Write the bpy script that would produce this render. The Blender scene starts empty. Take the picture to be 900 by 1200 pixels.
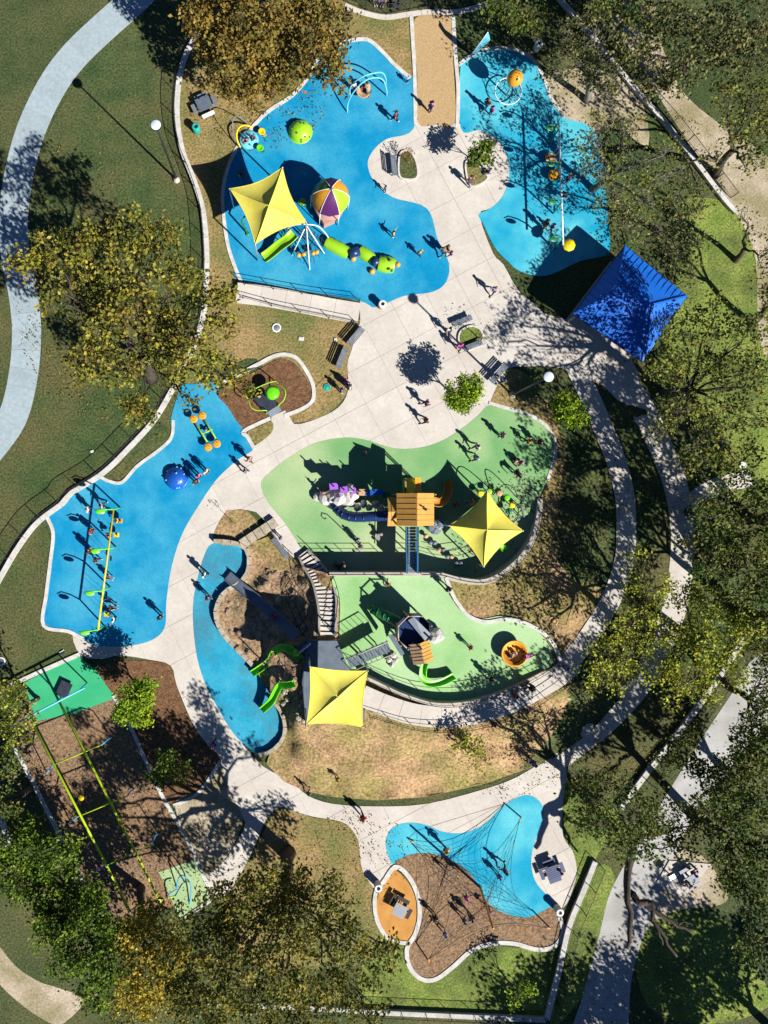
import bpy, bmesh, math, random
import numpy as np
from mathutils import Vector, Matrix, geometry
random.seed(7); RNG = np.random.default_rng(7)
SC = bpy.context.scene
COL = SC.collection
R = math.radians
# ------------------------------------------------------------------ camera, sky, sun, exposure
H = 69.3          # drone height above the ground, metres
S = 12.0          # photograph pixels per metre on the ground
NX, NY = 350.0, 588.0   # photograph pixel straight below the drone
cam_d = bpy.data.cameras.new('camera'); CAM = bpy.data.objects.new('camera', cam_d); COL.objects.link(CAM)
CAM.location = ((NX-450)/S, (600-NY)/S, H)
cam_d.sensor_fit = 'VERTICAL'; cam_d.sensor_height = 36.0; cam_d.lens = 36.0*H*S/1200.0
cam_d.shift_x = (450-NX)/1200.0; cam_d.shift_y = -(600-NY)/1200.0
cam_d.clip_start = 1.0; cam_d.clip_end = 3000.0
SC.camera = CAM
SUN_EL = 36.6
sun_to = Vector((0.716*math.cos(R(SUN_EL)), -0.698*math.cos(R(SUN_EL)), math.sin(R(SUN_EL)))).normalized()
world = bpy.data.worlds.new('World'); SC.world = world; world.use_nodes = True
wn = world.node_tree
sky = wn.nodes.new('ShaderNodeTexSky'); sky.sky_type = 'NISHITA'; sky.sun_disc = False
sky.sun_elevation = R(SUN_EL); sky.sun_rotation = math.atan2(sun_to.x, sun_to.y)
sky.air_density = 0.7; sky.dust_density = 0.0; sky.ozone_density = 9.0; sky.altitude = 1500
bg = wn.nodes['Background']; bg.inputs[1].default_value = 0.05
wn.links.new(sky.outputs[0], bg.inputs[0])
sun_d = bpy.data.lights.new('sun', 'SUN'); sun_d.energy = 5.0; sun_d.angle = R(0.5); sun_d.color = (1.0, 0.965, 0.91)
SUN = bpy.data.objects.new('sun', sun_d); COL.objects.link(SUN)
SUN.rotation_euler = sun_to.to_track_quat('Z', 'Y').to_euler(); SUN.location = (60, -60, 80)
SC.view_settings.view_transform = 'Standard'; SC.view_settings.look = 'None'
SC.view_settings.exposure = 0.68; SC.view_settings.gamma = 1.0
SC.cycles.max_bounces = 6; SC.cycles.diffuse_bounces = 1; SC.cycles.transparent_max_bounces = 4

# ------------------------------------------------------------------ helpers
def W(px, py, z=0.0):
    """place a point of height z so that it stands where the photograph's pixel shows it"""
    k = (H-z)/H
    return Vector(((NX+(px-NX)*k-450)/S, (600-(NY+(py-NY)*k))/S, z))
def spline(pts, closed=True, n=5):
    out = []; m = len(pts)
    P = [Vector(p) for p in pts]
    rng = range(m if closed else m-1)
    for i in rng:
        if closed: a, b, c, d = P[i-1], P[i], P[(i+1) % m], P[(i+2) % m]
        else: a, b, c, d = P[max(i-1, 0)], P[i], P[i+1], P[min(i+2, m-1)]
        for k in range(n):
            t = k/n
            out.append(0.5*((2*b)+(c-a)*t+(2*a-5*b+4*c-d)*t*t+(3*b-a-3*c+d)*t*t*t))
    if not closed: out.append(P[-1].copy())
    return out
def inside(p, poly):
    x, y = p[0], p[1]; c = False; j = len(poly)-1
    for i in range(len(poly)):
        xi, yi = poly[i][0], poly[i][1]; xj, yj = poly[j][0], poly[j][1]
        if (yi > y) != (yj > y) and x < (xj-xi)*(y-yi)/(yj-yi)+xi: c = not c
        j = i
    return c
def origin_of(o):
    v = Vector((0, 0, 0))
    while o is not None: v = v+o.location; o = o.parent
    return v
def tag(o, label=None, cat=None, group=None, kind=None):
    if label: o['label'] = label
    if cat: o['category'] = cat
    if group: o['group'] = group
    if kind: o['kind'] = kind
    return o
def thing(name, loc, label, cat, group=None, rz=0.0):
    o = bpy.data.objects.new(name, None); COL.objects.link(o); o.location = loc; o.rotation_euler = (0, 0, rz)
    o.empty_display_size = 0.3
    return tag(o, label, cat, group)
def kids(o): return [c for c in bpy.data.objects if c.parent == o]
KID = {}
def copy_tree(o, parent=None):
    c = o.copy(); COL.objects.link(c); c.parent = parent
    for ch in KID.get(o.name, []): 
        d = copy_tree(ch, c); KID.setdefault(c.name, []).append(d)
    return c
class MB:
    def __init__(s): s.v = []; s.f = []; s.mi = []; s.cur = 0; s.smooth = []
    def add(s, vs, fs, smooth=False):
        o = len(s.v); s.v += [tuple(v) for v in vs]
        for f in fs: s.f.append([i+o for i in f]); s.mi.append(s.cur); s.smooth.append(smooth)
        return s
    def box(s, c, d, rz=0.0, M=None):
        x, y, z = d[0]/2, d[1]/2, d[2]/2
        vs = [Vector(p) for p in ((-x,-y,-z),(x,-y,-z),(x,y,-z),(-x,y,-z),(-x,-y,z),(x,-y,z),(x,y,z),(-x,y,z))]
        m = M if M is not None else Matrix.Rotation(rz, 3, 'Z')
        c = Vector(c)
        return s.add([m @ v + c for v in vs], [(0,3,2,1),(4,5,6,7),(0,1,5,4),(1,2,6,5),(2,3,7,6),(3,0,4,7)])
    def bar(s, a, b, w, h):
        a, b = Vector(a), Vector(b); d = (b-a); L = d.length; d = d/L if L else Vector((1,0,0))
        side = d.cross(Vector((0,0,1)))
        if side.length < 1e-4: side = Vector((1,0,0))
        side.normalize(); up = side.cross(d)
        m = Matrix((d, side, up)).transposed()
        return s.box((a+b)/2, (L, w, h), M=m)
    def tube(s, pts, r, n=6, caps=True, closed=False):
        pts = [Vector(p) for p in pts]; m = len(pts)
        rs = r if isinstance(r, (list, tuple)) else [r]*m
        vs = []; prev = None
        for i, p in enumerate(pts):
            if closed: t = pts[(i+1) % m]-pts[i-1]
            else: t = pts[min(i+1, m-1)]-pts[max(i-1, 0)]
            if t.length < 1e-6: t = Vector((0,0,1))
            t.normalize()
            if prev is None:
                u = t.cross(Vector((0,0,1)) if abs(t.z) < 0.9 else Vector((1,0,0)))
            else: u = prev-t*prev.dot(t)
            u.normalize(); prev = u; w = t.cross(u)
            for k in range(n):
                a = 2*math.pi*k/n
                vs.append(p+(u*math.cos(a)+w*math.sin(a))*rs[i])
        fs = []
        for i in range(m if closed else m-1):
            j = (i+1) % m
            for k in range(n):
                k2 = (k+1) % n
                fs.append((i*n+k, i*n+k2, j*n+k2, j*n+k))
        if caps and not closed: fs += [tuple(range(n-1, -1, -1)), tuple((m-1)*n+k for k in range(n))]
        return s.add(vs, fs, True)
    def lathe(s, c, prof, n=16, ang=2*math.pi, a0=0.0):
        c = Vector(c); full = ang > 6.28; vs = []; cnt = n if full else n+1
        for r, z in prof:
            for k in range(cnt):
                a = a0+ang*k/n; vs.append(c+Vector((r*math.cos(a), r*math.sin(a), z)))
        fs = []
        for i in range(len(prof)-1):
            for k in range(n):
                k2 = (k+1) % cnt
                fs.append((i*cnt+k, i*cnt+k2, (i+1)*cnt+k2, (i+1)*cnt+k))
        return s.add(vs, fs, True)
    def rock(s, c, r, seed=0, sub=1, flat=0.8):
        rnd = random.Random(seed); bm = bmesh.new(); bmesh.ops.create_icosphere(bm, subdivisions=sub, radius=1.0)
        sc = (rnd.uniform(.8,1.2), rnd.uniform(.8,1.2), flat*rnd.uniform(.85,1.15)); a = rnd.uniform(0,6)
        vs = []
        for v in bm.verts:
            q = v.co*(r*rnd.uniform(.85,1.12)); q = Vector((q.x*sc[0], q.y*sc[1], q.z*sc[2])); q.rotate(Matrix.Rotation(a,3,'Z')); vs.append(q+Vector(c))
        fs = [[v.index for v in f.verts] for f in bm.faces]; bm.free()
        return s.add(vs, fs, False)
    def ball(s, c, r, nu=12, nv=7):
        pr = [(max(1e-4, math.sin(math.pi*i/nv))*r, -math.cos(math.pi*i/nv)*r) for i in range(nv+1)]
        return s.lathe(c, pr, nu)
    def prism(s, poly, z0, z1):
        n = len(poly)
        vs = [(p[0], p[1], z0) for p in poly]+[(p[0], p[1], z1) for p in poly]
        fs = [tuple(range(n-1,-1,-1)), tuple(range(n, 2*n))]+[(i, (i+1) % n, n+(i+1) % n, n+i) for i in range(n)]
        return s.add(vs, fs)
    def mesh(s, name, mats, off=Vector((0,0,0))):
        me = bpy.data.meshes.new(name)
        me.from_pydata([(v[0]-off.x, v[1]-off.y, v[2]-off.z) for v in s.v], [], s.f)
        if not isinstance(mats, (list, tuple)): mats = [mats]
        for m in mats: me.materials.append(m)
        me.polygons.foreach_set('material_index', s.mi)
        me.polygons.foreach_set('use_smooth', s.smooth)
        me.update(); return me
    def build(s, name, mats, parent=None, loc=None, kind=None):
        off = origin_of(parent) if parent is not None else (Vector(loc) if loc is not None else Vector((0,0,0)))
        o = bpy.data.objects.new(name, s.mesh(name, mats, off)); COL.objects.link(o)
        if parent is not None: o.parent = parent; KID.setdefault(parent.name, []).append(o)
        elif loc is not None: o.location = loc
        if kind: o['kind'] = kind
        return o
def part(name, mesh, parent, loc=(0,0,0), rz=0.0):
    o = bpy.data.objects.new(name, mesh); COL.objects.link(o); o.parent = parent; o.location = loc; o.rotation_euler = (0,0,rz)
    KID.setdefault(parent.name, []).append(o); return o

# ------------------------------------------------------------------ materials
def mat(name, col, col2=None, scale=3.0, rough=0.85, bump=0.0, bscale=20.0, fine=0.0, rnd=0.0, metal=0.0, spec=0.3, third=None, tscale=0.15, coat=0.0):
    m = bpy.data.materials.new(name); m.use_nodes = True; nt = m.node_tree; b = nt.nodes['Principled BSDF']
    b.inputs['Roughness'].default_value = rough; b.inputs['Metallic'].default_value = metal
    b.inputs['Specular IOR Level'].default_value = spec; b.inputs['Coat Weight'].default_value = coat
    L = nt.links.new
    geo = nt.nodes.new('ShaderNodeNewGeometry')
    def noise(sc, det=4.0, rgh=0.6):
        n = nt.nodes.new('ShaderNodeTexNoise'); n.inputs['Scale'].default_value = sc; n.inputs['Detail'].default_value = det
        n.inputs['Roughness'].default_value = rgh; L(geo.outputs['Position'], n.inputs['Vector']); return n.outputs['Fac']
    def ramp(fac, lo, hi):
        r = nt.nodes.new('ShaderNodeMapRange'); r.inputs[1].default_value = lo; r.inputs[2].default_value = hi; L(fac, r.inputs[0]); return r.outputs[0]
    def mix(f, a, c, mode='MIX'):
        x = nt.nodes.new('ShaderNodeMix'); x.data_type = 'RGBA'; x.blend_type = mode
        for sock, val in ((x.inputs[0], f), (x.inputs[6], a), (x.inputs[7], c)):
            if isinstance(val, (int, float)): sock.default_value = val
            elif isinstance(val, tuple): sock.default_value = (*val, 1)
            else: L(val, sock)
        return x.outputs[2]
    out = tuple(col)
    if col2: out = mix(ramp(noise(scale), .35, .65), out, tuple(col2))
    if third: out = mix(ramp(noise(tscale, 3.0), .42, .62), out, tuple(third))
    if fine:
        v = ramp(noise(bscale, 2.0), .3, .7)
        mv = nt.nodes.new('ShaderNodeMapRange'); mv.inputs[3].default_value = 1-fine; mv.inputs[4].default_value = 1+fine; L(v, mv.inputs[0])
        hs = nt.nodes.new('ShaderNodeHueSaturation'); L(mv.outputs[0], hs.inputs['Value'])
        if isinstance(out, tuple): hs.inputs['Color'].default_value = (*out, 1)
        else: L(out, hs.inputs['Color'])
        out = hs.outputs[0]
    if rnd:
        oi = nt.nodes.new('ShaderNodeObjectInfo'); mr = nt.nodes.new('ShaderNodeMapRange')
        mr.inputs[3].default_value = 1-rnd; mr.inputs[4].default_value = 1+rnd; L(oi.outputs['Random'], mr.inputs[0])
        hs = nt.nodes.new('ShaderNodeHueSaturation'); L(mr.outputs[0], hs.inputs['Value'])
        if isinstance(out, tuple): hs.inputs['Color'].default_value = (*out, 1)
        else: L(out, hs.inputs['Color'])
        out = hs.outputs[0]
    if isinstance(out, tuple): b.inputs['Base Color'].default_value = (*out, 1)
    else: L(out, b.inputs['Base Color'])
    if bump:
        bn = nt.nodes.new('ShaderNodeBump'); bn.inputs['Strength'].default_value = 0.8; bn.inputs['Distance'].default_value = bump
        L(noise(bscale, 3.0), bn.inputs['Height']); L(bn.outputs[0], b.inputs['Normal'])
    return m
def leaf_mat(name):
    m = bpy.data.materials.new(name); m.use_nodes = True; nt = m.node_tree; b = nt.nodes['Principled BSDF']
    at = nt.nodes.new('ShaderNodeAttribute'); at.attribute_name = 'leaf_tone'
    b.inputs['Roughness'].default_value = 0.6; b.inputs['Specular IOR Level'].default_value = 0.25
    nt.links.new(at.outputs['Color'], b.inputs['Base Color'])
    tr = nt.nodes.new('ShaderNodeBsdfTranslucent'); nt.links.new(at.outputs['Color'], tr.inputs['Color'])
    mx = nt.nodes.new('ShaderNodeMixShader'); mx.inputs[0].default_value = 0.3
    out = nt.nodes['Material Output']
    nt.links.new(b.outputs[0], mx.inputs[1]); nt.links.new(tr.outputs[0], mx.inputs[2]); nt.links.new(mx.outputs[0], out.inputs['Surface'])
    return m
M = dict(
 grass=mat('grass', (.036,.068,.020), (.070,.098,.030), .5, .95, .06, 5, .55, third=(.105,.098,.036), tscale=.10),
 grass_dark=mat('park_grass', (.034,.060,.018), (.065,.085,.028), .35, .95, .06, 5, .55, third=(.10,.10,.036), tscale=.08),
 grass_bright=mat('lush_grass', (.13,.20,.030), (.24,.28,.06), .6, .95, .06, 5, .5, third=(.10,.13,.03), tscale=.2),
 grass_dry=mat('dry_grass', (.34,.23,.105), (.24,.18,.06), .55, .95, .06, 5, .5, third=(.14,.15,.045), tscale=.13),
 bare_soil=mat('mound_soil', (.42,.265,.145), (.31,.20,.095), .7, .95, .09, 4, .5, third=(.24,.20,.065), tscale=.2),
 road=mat('pale_road', (.50,.49,.47), (.42,.41,.40), .5, .95, .01, 10, .12, third=(.34,.33,.30), tscale=.2),
 dirt=mat('dirt', (.52,.44,.33), (.42,.34,.24), .4, .95, .03, 5, .25, third=(.28,.24,.13), tscale=.25),
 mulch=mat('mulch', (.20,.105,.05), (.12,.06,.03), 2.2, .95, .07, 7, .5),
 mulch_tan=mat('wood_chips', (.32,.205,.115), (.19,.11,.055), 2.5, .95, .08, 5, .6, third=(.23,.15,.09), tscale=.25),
 blue=mat('blue_rubber', (.0,.225,.44), (.008,.265,.48), .35, .85, .004, 4, .10, third=(.05,.34,.51), tscale=.16, spec=.12),
 blue_pale=mat('pale_blue_rubber', (.05,.42,.56), (.12,.52,.60), .35, .85, .004, 6, .08, third=(.01,.32,.50), tscale=.15, spec=.12),
 blue_worn=mat('worn_blue_rubber', (.01,.29,.47), (.05,.37,.52), .4, .85, .004, 4, .10, third=(.05,.23,.32), tscale=.22, spec=.12),
 green_brightened=mat('brightened_green_rubber', (.24,.46,.17), (.30,.52,.21), .3, .85, .004, 6, .06, third=(.40,.58,.30), tscale=.12),  # same green, lightened: brightening toward the right is put into the colour
 green=mat('green_rubber', (.15,.35,.13), (.20,.40,.15), .25, .85, .004, 6, .07, third=(.42,.52,.27), tscale=.06),
 green_deep=mat('emerald_rubber', (.03,.38,.16), (.05,.42,.19), .4, .8, .004, 30, .1),
 concrete=mat('concrete', (.61,.565,.50), (.57,.525,.46), .8, .9, .005, 3, .06, rnd=.03, third=(.53,.48,.42), tscale=.2),
 concrete_grey=mat('grey_concrete', (.36,.43,.455), (.31,.385,.415), .8, .9, .005, 3, .10, rnd=.05),
 joint=mat('joint_bed', (.46,.42,.37), (.40,.37,.32), 2, .95),
 kerb=mat('kerb_concrete', (.64,.62,.58), (.50,.48,.43), 1.5, .9, .003, 4, .10),
 pebble=mat('pebble_paving', (.50,.34,.17), (.40,.27,.13), 6, .9, .01, 14, .25),
 orange_rub=mat('orange_rubber', (.58,.29,.07), (.48,.22,.05), .8, .85, .004, 30, .1),
 wall=mat('wall_concrete', (.52,.47,.40), (.42,.37,.31), 1.2, .9, .006, 9, .1),
 stone=mat('limestone', (.46,.40,.31), (.34,.28,.2), 2, .9, .02, 6, .15, rnd=.15),
 rock_soil=mat('rocky_soil', (.42,.28,.165), (.28,.18,.10), .9, .95, .10, 4, .5, third=(.26,.19,.10), tscale=.3),
 boulder=mat('boulder_rock', (.36,.26,.17), (.24,.16,.09), 1.2, .95, .06, 4, .25, rnd=.15),
 rock_white=mat('pale_rock', (.58,.55,.50), (.42,.40,.38), 2, .8, .03, 5, .1),
 black=mat('black_metal', (.015,.017,.02), rough=.5, spec=.4),
 dark=mat('dark_panel', (.022,.026,.045), (.04,.045,.07), 2, .6),
 grey=mat('grey_metal', (.20,.22,.25), (.14,.155,.18), 2, .45, spec=.5),
 steel=mat('steel', (.45,.47,.5), rough=.35, metal=.6),
 slate=mat('slate_plastic', (.10,.13,.17), (.14,.17,.21), 1.5, .45, spec=.5),
 white=mat('white_paint', (.78,.78,.76), rough=.5),
 lamp=mat('lamp_cover', (.66,.75,.82), rough=.4),
 yellow=mat('yellow_fabric', (.74,.64,.085), (.80,.70,.12), .6, .75, .004, 3, .04),
 yellow_b=mat('yellow_paint', (.80,.58,.01), rough=.45),
 zipyel=mat('lime_yellow_paint', (.45,.62,.015), rough=.45),
 lime=mat('lime_plastic', (.28,.55,.012), (.32,.60,.02), 1, .4, spec=.5),
 lime_b=mat('bright_lime_plastic', (.14,.62,.010), rough=.35, spec=.5),
 dkgreen=mat('dark_green_plastic', (.015,.17,.05), rough=.4, spec=.5),
 orange=mat('orange_plastic', (.72,.30,.02), (.76,.34,.03), 1, .45, spec=.4),
 orange_roof=mat('orange_roof', (.62,.33,.07), (.55,.28,.06), 1.2, .6),
 brown_orange=mat('burnt_orange_plastic', (.42,.17,.02), rough=.45),
 cyan=mat('cyan_paint', (.16,.55,.72), rough=.4),
 skyblue=mat('sky_blue_paint', (.05,.34,.68), rough=.45),
 navy=mat('navy_plastic', (.012,.035,.12), rough=.35, spec=.5),
 royal=mat('royal_blue_plastic', (.01,.09,.42), rough=.35, spec=.5),
 roofblue=mat('blue_metal_roof', (.006,.11,.52), (.010,.15,.62), .7, .5, spec=.4),
 purple=mat('purple_plastic', (.16,.03,.28), rough=.45, spec=.5),
 plum=mat('plum_plastic', (.08,.012,.10), rough=.5, spec=.4),
 violet=mat('violet_plastic', (.36,.12,.62), rough=.45),
 tealb=mat('teal_paint', (.02,.36,.30), rough=.5),
 pink_deck=mat('pink_deck', (.45,.26,.22), rough=.7),
 tan=mat('tan_plastic', (.55,.36,.20), (.48,.30,.16), 1.5, .7),
 wood=mat('weathered_wood', (.34,.25,.16), (.24,.17,.11), 3, .85, .006, 9, .15, rnd=.08),
 red=mat('red_rope', (.42,.05,.04), rough=.7),
 rope=mat('dark_rope', (.03,.03,.035), rough=.8),
 bark=mat('bark', (.085,.065,.048), (.05,.04,.03), 3, .95, .03, 8, .2),
 bark_pale=mat('pale_bark', (.24,.215,.18), (.15,.13,.11), 3, .95, .03, 8, .2),
 skin=mat('skin', (.45,.27,.18), rough=.6, rnd=.35),
 leaf=leaf_mat('leaf'),
)
_cl = {}
def cloth(c):
    c = tuple(c)
    if c not in _cl: _cl[c] = mat('cloth', c, tuple(x*.8 for x in c), 8, .9)
    return _cl[c]

# ------------------------------------------------------------------ sheets, ribbons, slabs
def sheet(name, poly_px, z, material, holes=(), step=None, kind='structure', skirt=0.0, parent=None, smooth=True, n=5, zones=()):
    """a ground sheet from a photo outline; z is a number or a function of the pixel; skirt closes its rim downwards"""
    zf = z if callable(z) else (lambda x, y: z)
    loops = [spline(poly_px, True, n) if smooth else [Vector(p) for p in poly_px]]+[[Vector(p) for p in h] for h in holes]
    vs = []; es = []
    for lp in loops:
        o = len(vs); vs += [Vector((p.x, p.y)) for p in lp]; es += [(o+i, o+(i+1) % len(lp)) for i in range(len(lp))]
    if step:
        xs = [p.x for p in loops[0]]; ys = [p.y for p in loops[0]]; y = min(ys)
        while y < max(ys):
            x = min(xs)+random.random()*step*.3
            while x < max(xs):
                q = (x+random.uniform(-.2,.2)*step, y+random.uniform(-.2,.2)*step)
                if inside(q, loops[0]) and not any(inside(q, l) for l in loops[1:]): vs.append(Vector(q))
                x += step
            y += step
    r = geometry.delaunay_2d_cdt(vs, es, [], 0, 1e-4)
    pv, fs = r[0], [list(f) for f in r[2]]
    keep = []
    for f in fs:
        c = ((sum(pv[i].x for i in f))/len(f), (sum(pv[i].y for i in f))/len(f))
        if inside(c, loops[0]) and not any(inside(c, l) for l in loops[1:]): keep.append(f)
    used = sorted({i for f in keep for i in f}); ix = {v: k for k, v in enumerate(used)}
    V = [W(pv[i].x, pv[i].y, zf(pv[i].x, pv[i].y)) for i in used]
    F = []
    for f in keep:
        a, b, c = (V[ix[i]] for i in f[:3])
        g = [ix[i] for i in f]
        if (b-a).cross(c-a).z < 0: g.reverse()
        F.append(g)
    mb = MB()
    for f, g in zip(keep, F):
        mb.f.append(g); mb.smooth.append(step is not None); mi = 0
        if zones:
            c = (sum(pv[i].x for i in f)/len(f), sum(pv[i].y for i in f)/len(f))
            for k, zp in enumerate(zones):
                if inside(c, zp): mi = k+1
        mb.mi.append(mi)
    mb.v = [tuple(v) for v in V]
    if skirt:
        cnt = {}
        for f in F:
            for i in range(len(f)): cnt[(f[i], f[(i+1) % len(f)])] = 1
        for (a, b) in list(cnt):
            if (b, a) not in cnt:
                A, B = V[a], V[b]; dz = Vector((0,0,skirt))
                mb.add([A, B, B-dz, A-dz], [(0,3,2,1)])
    o = mb.build(name, material, parent)
    if kind: o['kind'] = kind
    return o
def ribbon_mb(pts, width, z0, z1, closed=False, mb=None):
    """a kerb or low wall along world points, width wide, from z0 to z1 (numbers or per-point lists)"""
    mb = mb or MB(); m = len(pts); P = [Vector((p[0], p[1], 0)) for p in pts]
    g = lambda z, i: z[i] if isinstance(z, (list, tuple)) else z
    vs = []
    for i in range(m):
        t = (P[(i+1) % m]-P[i-1]) if closed else (P[min(i+1, m-1)]-P[max(i-1, 0)])
        if t.length < 1e-6: t = Vector((1,0,0))
        t.normalize(); nrm = Vector((-t.y, t.x, 0))*(width/2)
        for q, z in ((P[i]-nrm, g(z0,i)), (P[i]+nrm, g(z0,i)), (P[i]+nrm, g(z1,i)), (P[i]-nrm, g(z1,i))): vs.append((q.x, q.y, z))
    fs = []
    for i in range(m if closed else m-1):
        j = (i+1) % m
        for k in range(4):
            k2 = (k+1) % 4; fs.append((i*4+k, j*4+k, j*4+k2, i*4+k2))
    if not closed: fs += [(0,1,2,3), ((m-1)*4+3, (m-1)*4+2, (m-1)*4+1, (m-1)*4)]
    return mb.add(vs, fs)
def kerb(pts_px, width=.32, h=.12, closed=False, material='kerb', name='kerb', n=5, z=0.0):
    P = [W(p.x, p.y, h) for p in spline(pts_px, closed, n)]
    o = ribbon_mb(P, width, z-.05, z+h, closed).build(name, M[material]); o['kind'] = 'structure'; return o
def slab_path(name, centre_px, width_px, zf, length, material, gap=.03, edge=None):
    """a footpath of single cast slabs along a centre line"""
    P = spline(centre_px, False, 12)
    w = width_px if callable(width_px) else (lambda t: width_px)
    root = None; acc = [0.0]
    for i in range(1, len(P)): acc.append(acc[-1]+(P[i]-P[i-1]).length)
    T = acc[-1]
    def at(d):
        d = min(max(d, 0), T)
        for i in range(1, len(P)):
            if acc[i] >= d:
                u = (d-acc[i-1])/max(1e-6, acc[i]-acc[i-1]); q = P[i-1].lerp(P[i], u); t = (P[i]-P[i-1]).normalized(); break
        return q, Vector((-t.y, t.x)), w(d/T)
    bed = MB(); vs = []; k = 60
    for i in range(k+1):
        q, nn, ww = at(T*i/k)
        for s in (-.5, .5): vs.append(W(q.x+nn.x*ww*s, q.y+nn.y*ww*s, zf(q.x, q.y)+.012))
    bed.add(vs, [(2*i, 2*i+2, 2*i+3, 2*i+1) for i in range(k)])
    root = bed.build(name, M['joint']); root['kind'] = 'structure'
    n = max(1, round(T/length)); g = gap*S/2
    for s in range(n):
        a, b = T*s/n+g, T*(s+1)/n-g; vs = []; m = 4
        dz = random.uniform(-.004,.004)
        for i in range(m+1):
            q, nn, ww = at(a+(b-a)*i/m)
            z = zf(q.x, q.y)+.035+dz
            L_, R_ = W(q.x-nn.x*ww*.5, q.y-nn.y*ww*.5, z), W(q.x+nn.x*ww*.5, q.y+nn.y*ww*.5, z)
            vs += [L_, R_, R_-Vector((0,0,.05)), L_-Vector((0,0,.05))]
        fs = []
        for i in range(m):
            for c in range(4): fs.append((i*4+c, i*4+(c+1) % 4, i*4+4+(c+1) % 4, i*4+4+c))
        fs += [(0,3,2,1), (m*4, m*4+1, m*4+2, m*4+3)]
        MB().add(vs, fs).build('slab', M[material], root)
    return root
def slab_area(name, poly_px, z, cell, ang, material, gap=.03, piece='slab'):
    """an area of cast slabs: a grid of joints cut through the outline"""
    bed = sheet(name, poly_px, z-.02, M['joint'], n=3)
    bm = bmesh.new(); lp = spline(poly_px, True, 3)
    r = geometry.delaunay_2d_cdt([Vector((p.x, p.y)) for p in lp], [(i, (i+1) % len(lp)) for i in range(len(lp))], [], 1, 1e-4)
    bv = [bm.verts.new(W(p.x, p.y, z)) for p in r[0]]
    for f in r[2]:
        c = (sum(r[0][i].x for i in f)/len(f), sum(r[0][i].y for i in f)/len(f))
        if inside(c, lp):
            try: bm.faces.new([bv[i] for i in f])
            except ValueError: pass
    rot = Matrix.Rotation(-ang, 2)
    uv = [rot @ Vector((v.co.x, v.co.y)) for v in bm.verts]
    lim = [(min(u[k] for u in uv), max(u[k] for u in uv)) for k in (0, 1)]
    ax = [Vector((math.cos(ang), math.sin(ang), 0)), Vector((-math.sin(ang), math.cos(ang), 0))]
    for k in (0, 1):
        c = math.floor(lim[k][0]/cell)*cell
        while c < lim[k][1]:
            for d in (-gap/2, gap/2):
                bmesh.ops.bisect_plane(bm, geom=bm.verts[:]+bm.edges[:]+bm.faces[:], plane_co=ax[k]*(c+d), plane_no=ax[k], dist=1e-5)
            c += cell
    cells = {}
    for f in bm.faces:
        m = f.calc_center_median(); u = rot @ Vector((m.x, m.y)); fr = [(u[k]/cell) % 1.0 for k in (0, 1)]
        if any(x*cell < gap/2 or (1-x)*cell < gap/2 for x in fr): continue
        cells.setdefault((math.floor(u[0]/cell), math.floor(u[1]/cell)), []).append(f)
    for key, fl in cells.items():
        ar = sum(f.calc_area() for f in fl)
        if ar < .05: continue
        dz = random.uniform(-.003,.003); mb = MB(); ix = {}; V = []; F = []
        for f in fl:
            g = []
            for v in f.verts:
                if v not in ix: ix[v] = len(V); V.append((v.co.x, v.co.y, v.co.z+dz))
                g.append(ix[v])
            if f.normal.z < 0: g.reverse()
            F.append(g)
        E = {(f[i], f[(i+1) % len(f)]) for f in F for i in range(len(f))}
        mb.add(V, F)
        for a, b in E:
            if (b, a) not in E: mb.add([V[a], V[b], (V[b][0], V[b][1], V[b][2]-.03), (V[a][0], V[a][1], V[a][2]-.03)], [(0,3,2,1)])
        mb.build(piece, M[material], bed)
    bm.free(); return bed
# ------------------------------------------------------------------ terrain heights of the play hill
LZ = 1.9; PZ = 3.2
CT = [(253,636,.35),(285,642,.4),(293,655,.45),(290,672,.5),(265,695,.5),(254,715,.5),(258,737,.5),(272,755,.5),(297,781,.5),(312,805,.45),(328,830,.4),(333,850,.35),(331,868,.3),(317,882,.15),
 (316,628,.1),(330,640,.15),(345,655,.3),(358,668,.9),(366,690,1.5),(371,715,2.1),(373,740,2.8),(300,700,.9),(320,690,1.0),(320,720,1.3),(300,735,1.0),(340,735,1.9),(350,765,2.7),(330,770,1.9),(345,800,2.6),(335,820,1.3),(350,845,2.4),(300,760,.9),
 (370,770,3.0),(390,800,3.05),(420,820,3.05),(380,840,2.95),(430,845,2.85),(470,852,2.75),(500,857,2.5),(540,856,2.3),(580,848,2.15),(620,832,1.95),(650,812,1.75),(678,795,1.55),(668,783,1.75),
 (360,880,1.2),(330,900,.1),(345,915,.05),(390,935,.03),(440,939,.03),(500,935,.03),(570,918,.03),(605,903,.03),(645,890,.03),(690,858,.03),(733,810,.03),(757,770,.03),(778,720,.03),(788,650,.03),(786,590,.03),(775,520,.03),
 (430,890,1.4),(500,895,1.3),(570,885,1.1),(620,865,1.0),(660,840,.8),
 (390,676,1.8),(440,674,1.85),(517,676,1.85),(540,682,1.85),(567,684,1.8),(592,674,1.7),(616,652,1.4),(630,628,1.0),(636,602,.45),(636,583,.15),(645,560,.05),(652,540,.03),(653,520,.03),(640,500,.03),(590,475,.03),
 (530,703,1.82),(560,722,1.82),(607,722,1.82),(640,750,1.82),(655,772,1.82),(620,700,1.8),(660,720,1.5),(690,735,1.15),(650,670,1.1),(690,680,.7),(715,680,.4),(725,640,.1),(732,600,.05),(720,560,.03),(700,500,.03),(680,460,.03),(640,430,.03),(700,780,1.2),(720,740,.7),(740,680,.25),
 (395,690,1.8),(400,740,1.85),(405,775,1.85),(440,805,1.85),(500,820,1.85)]
CTA = np.array(CT)
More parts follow.
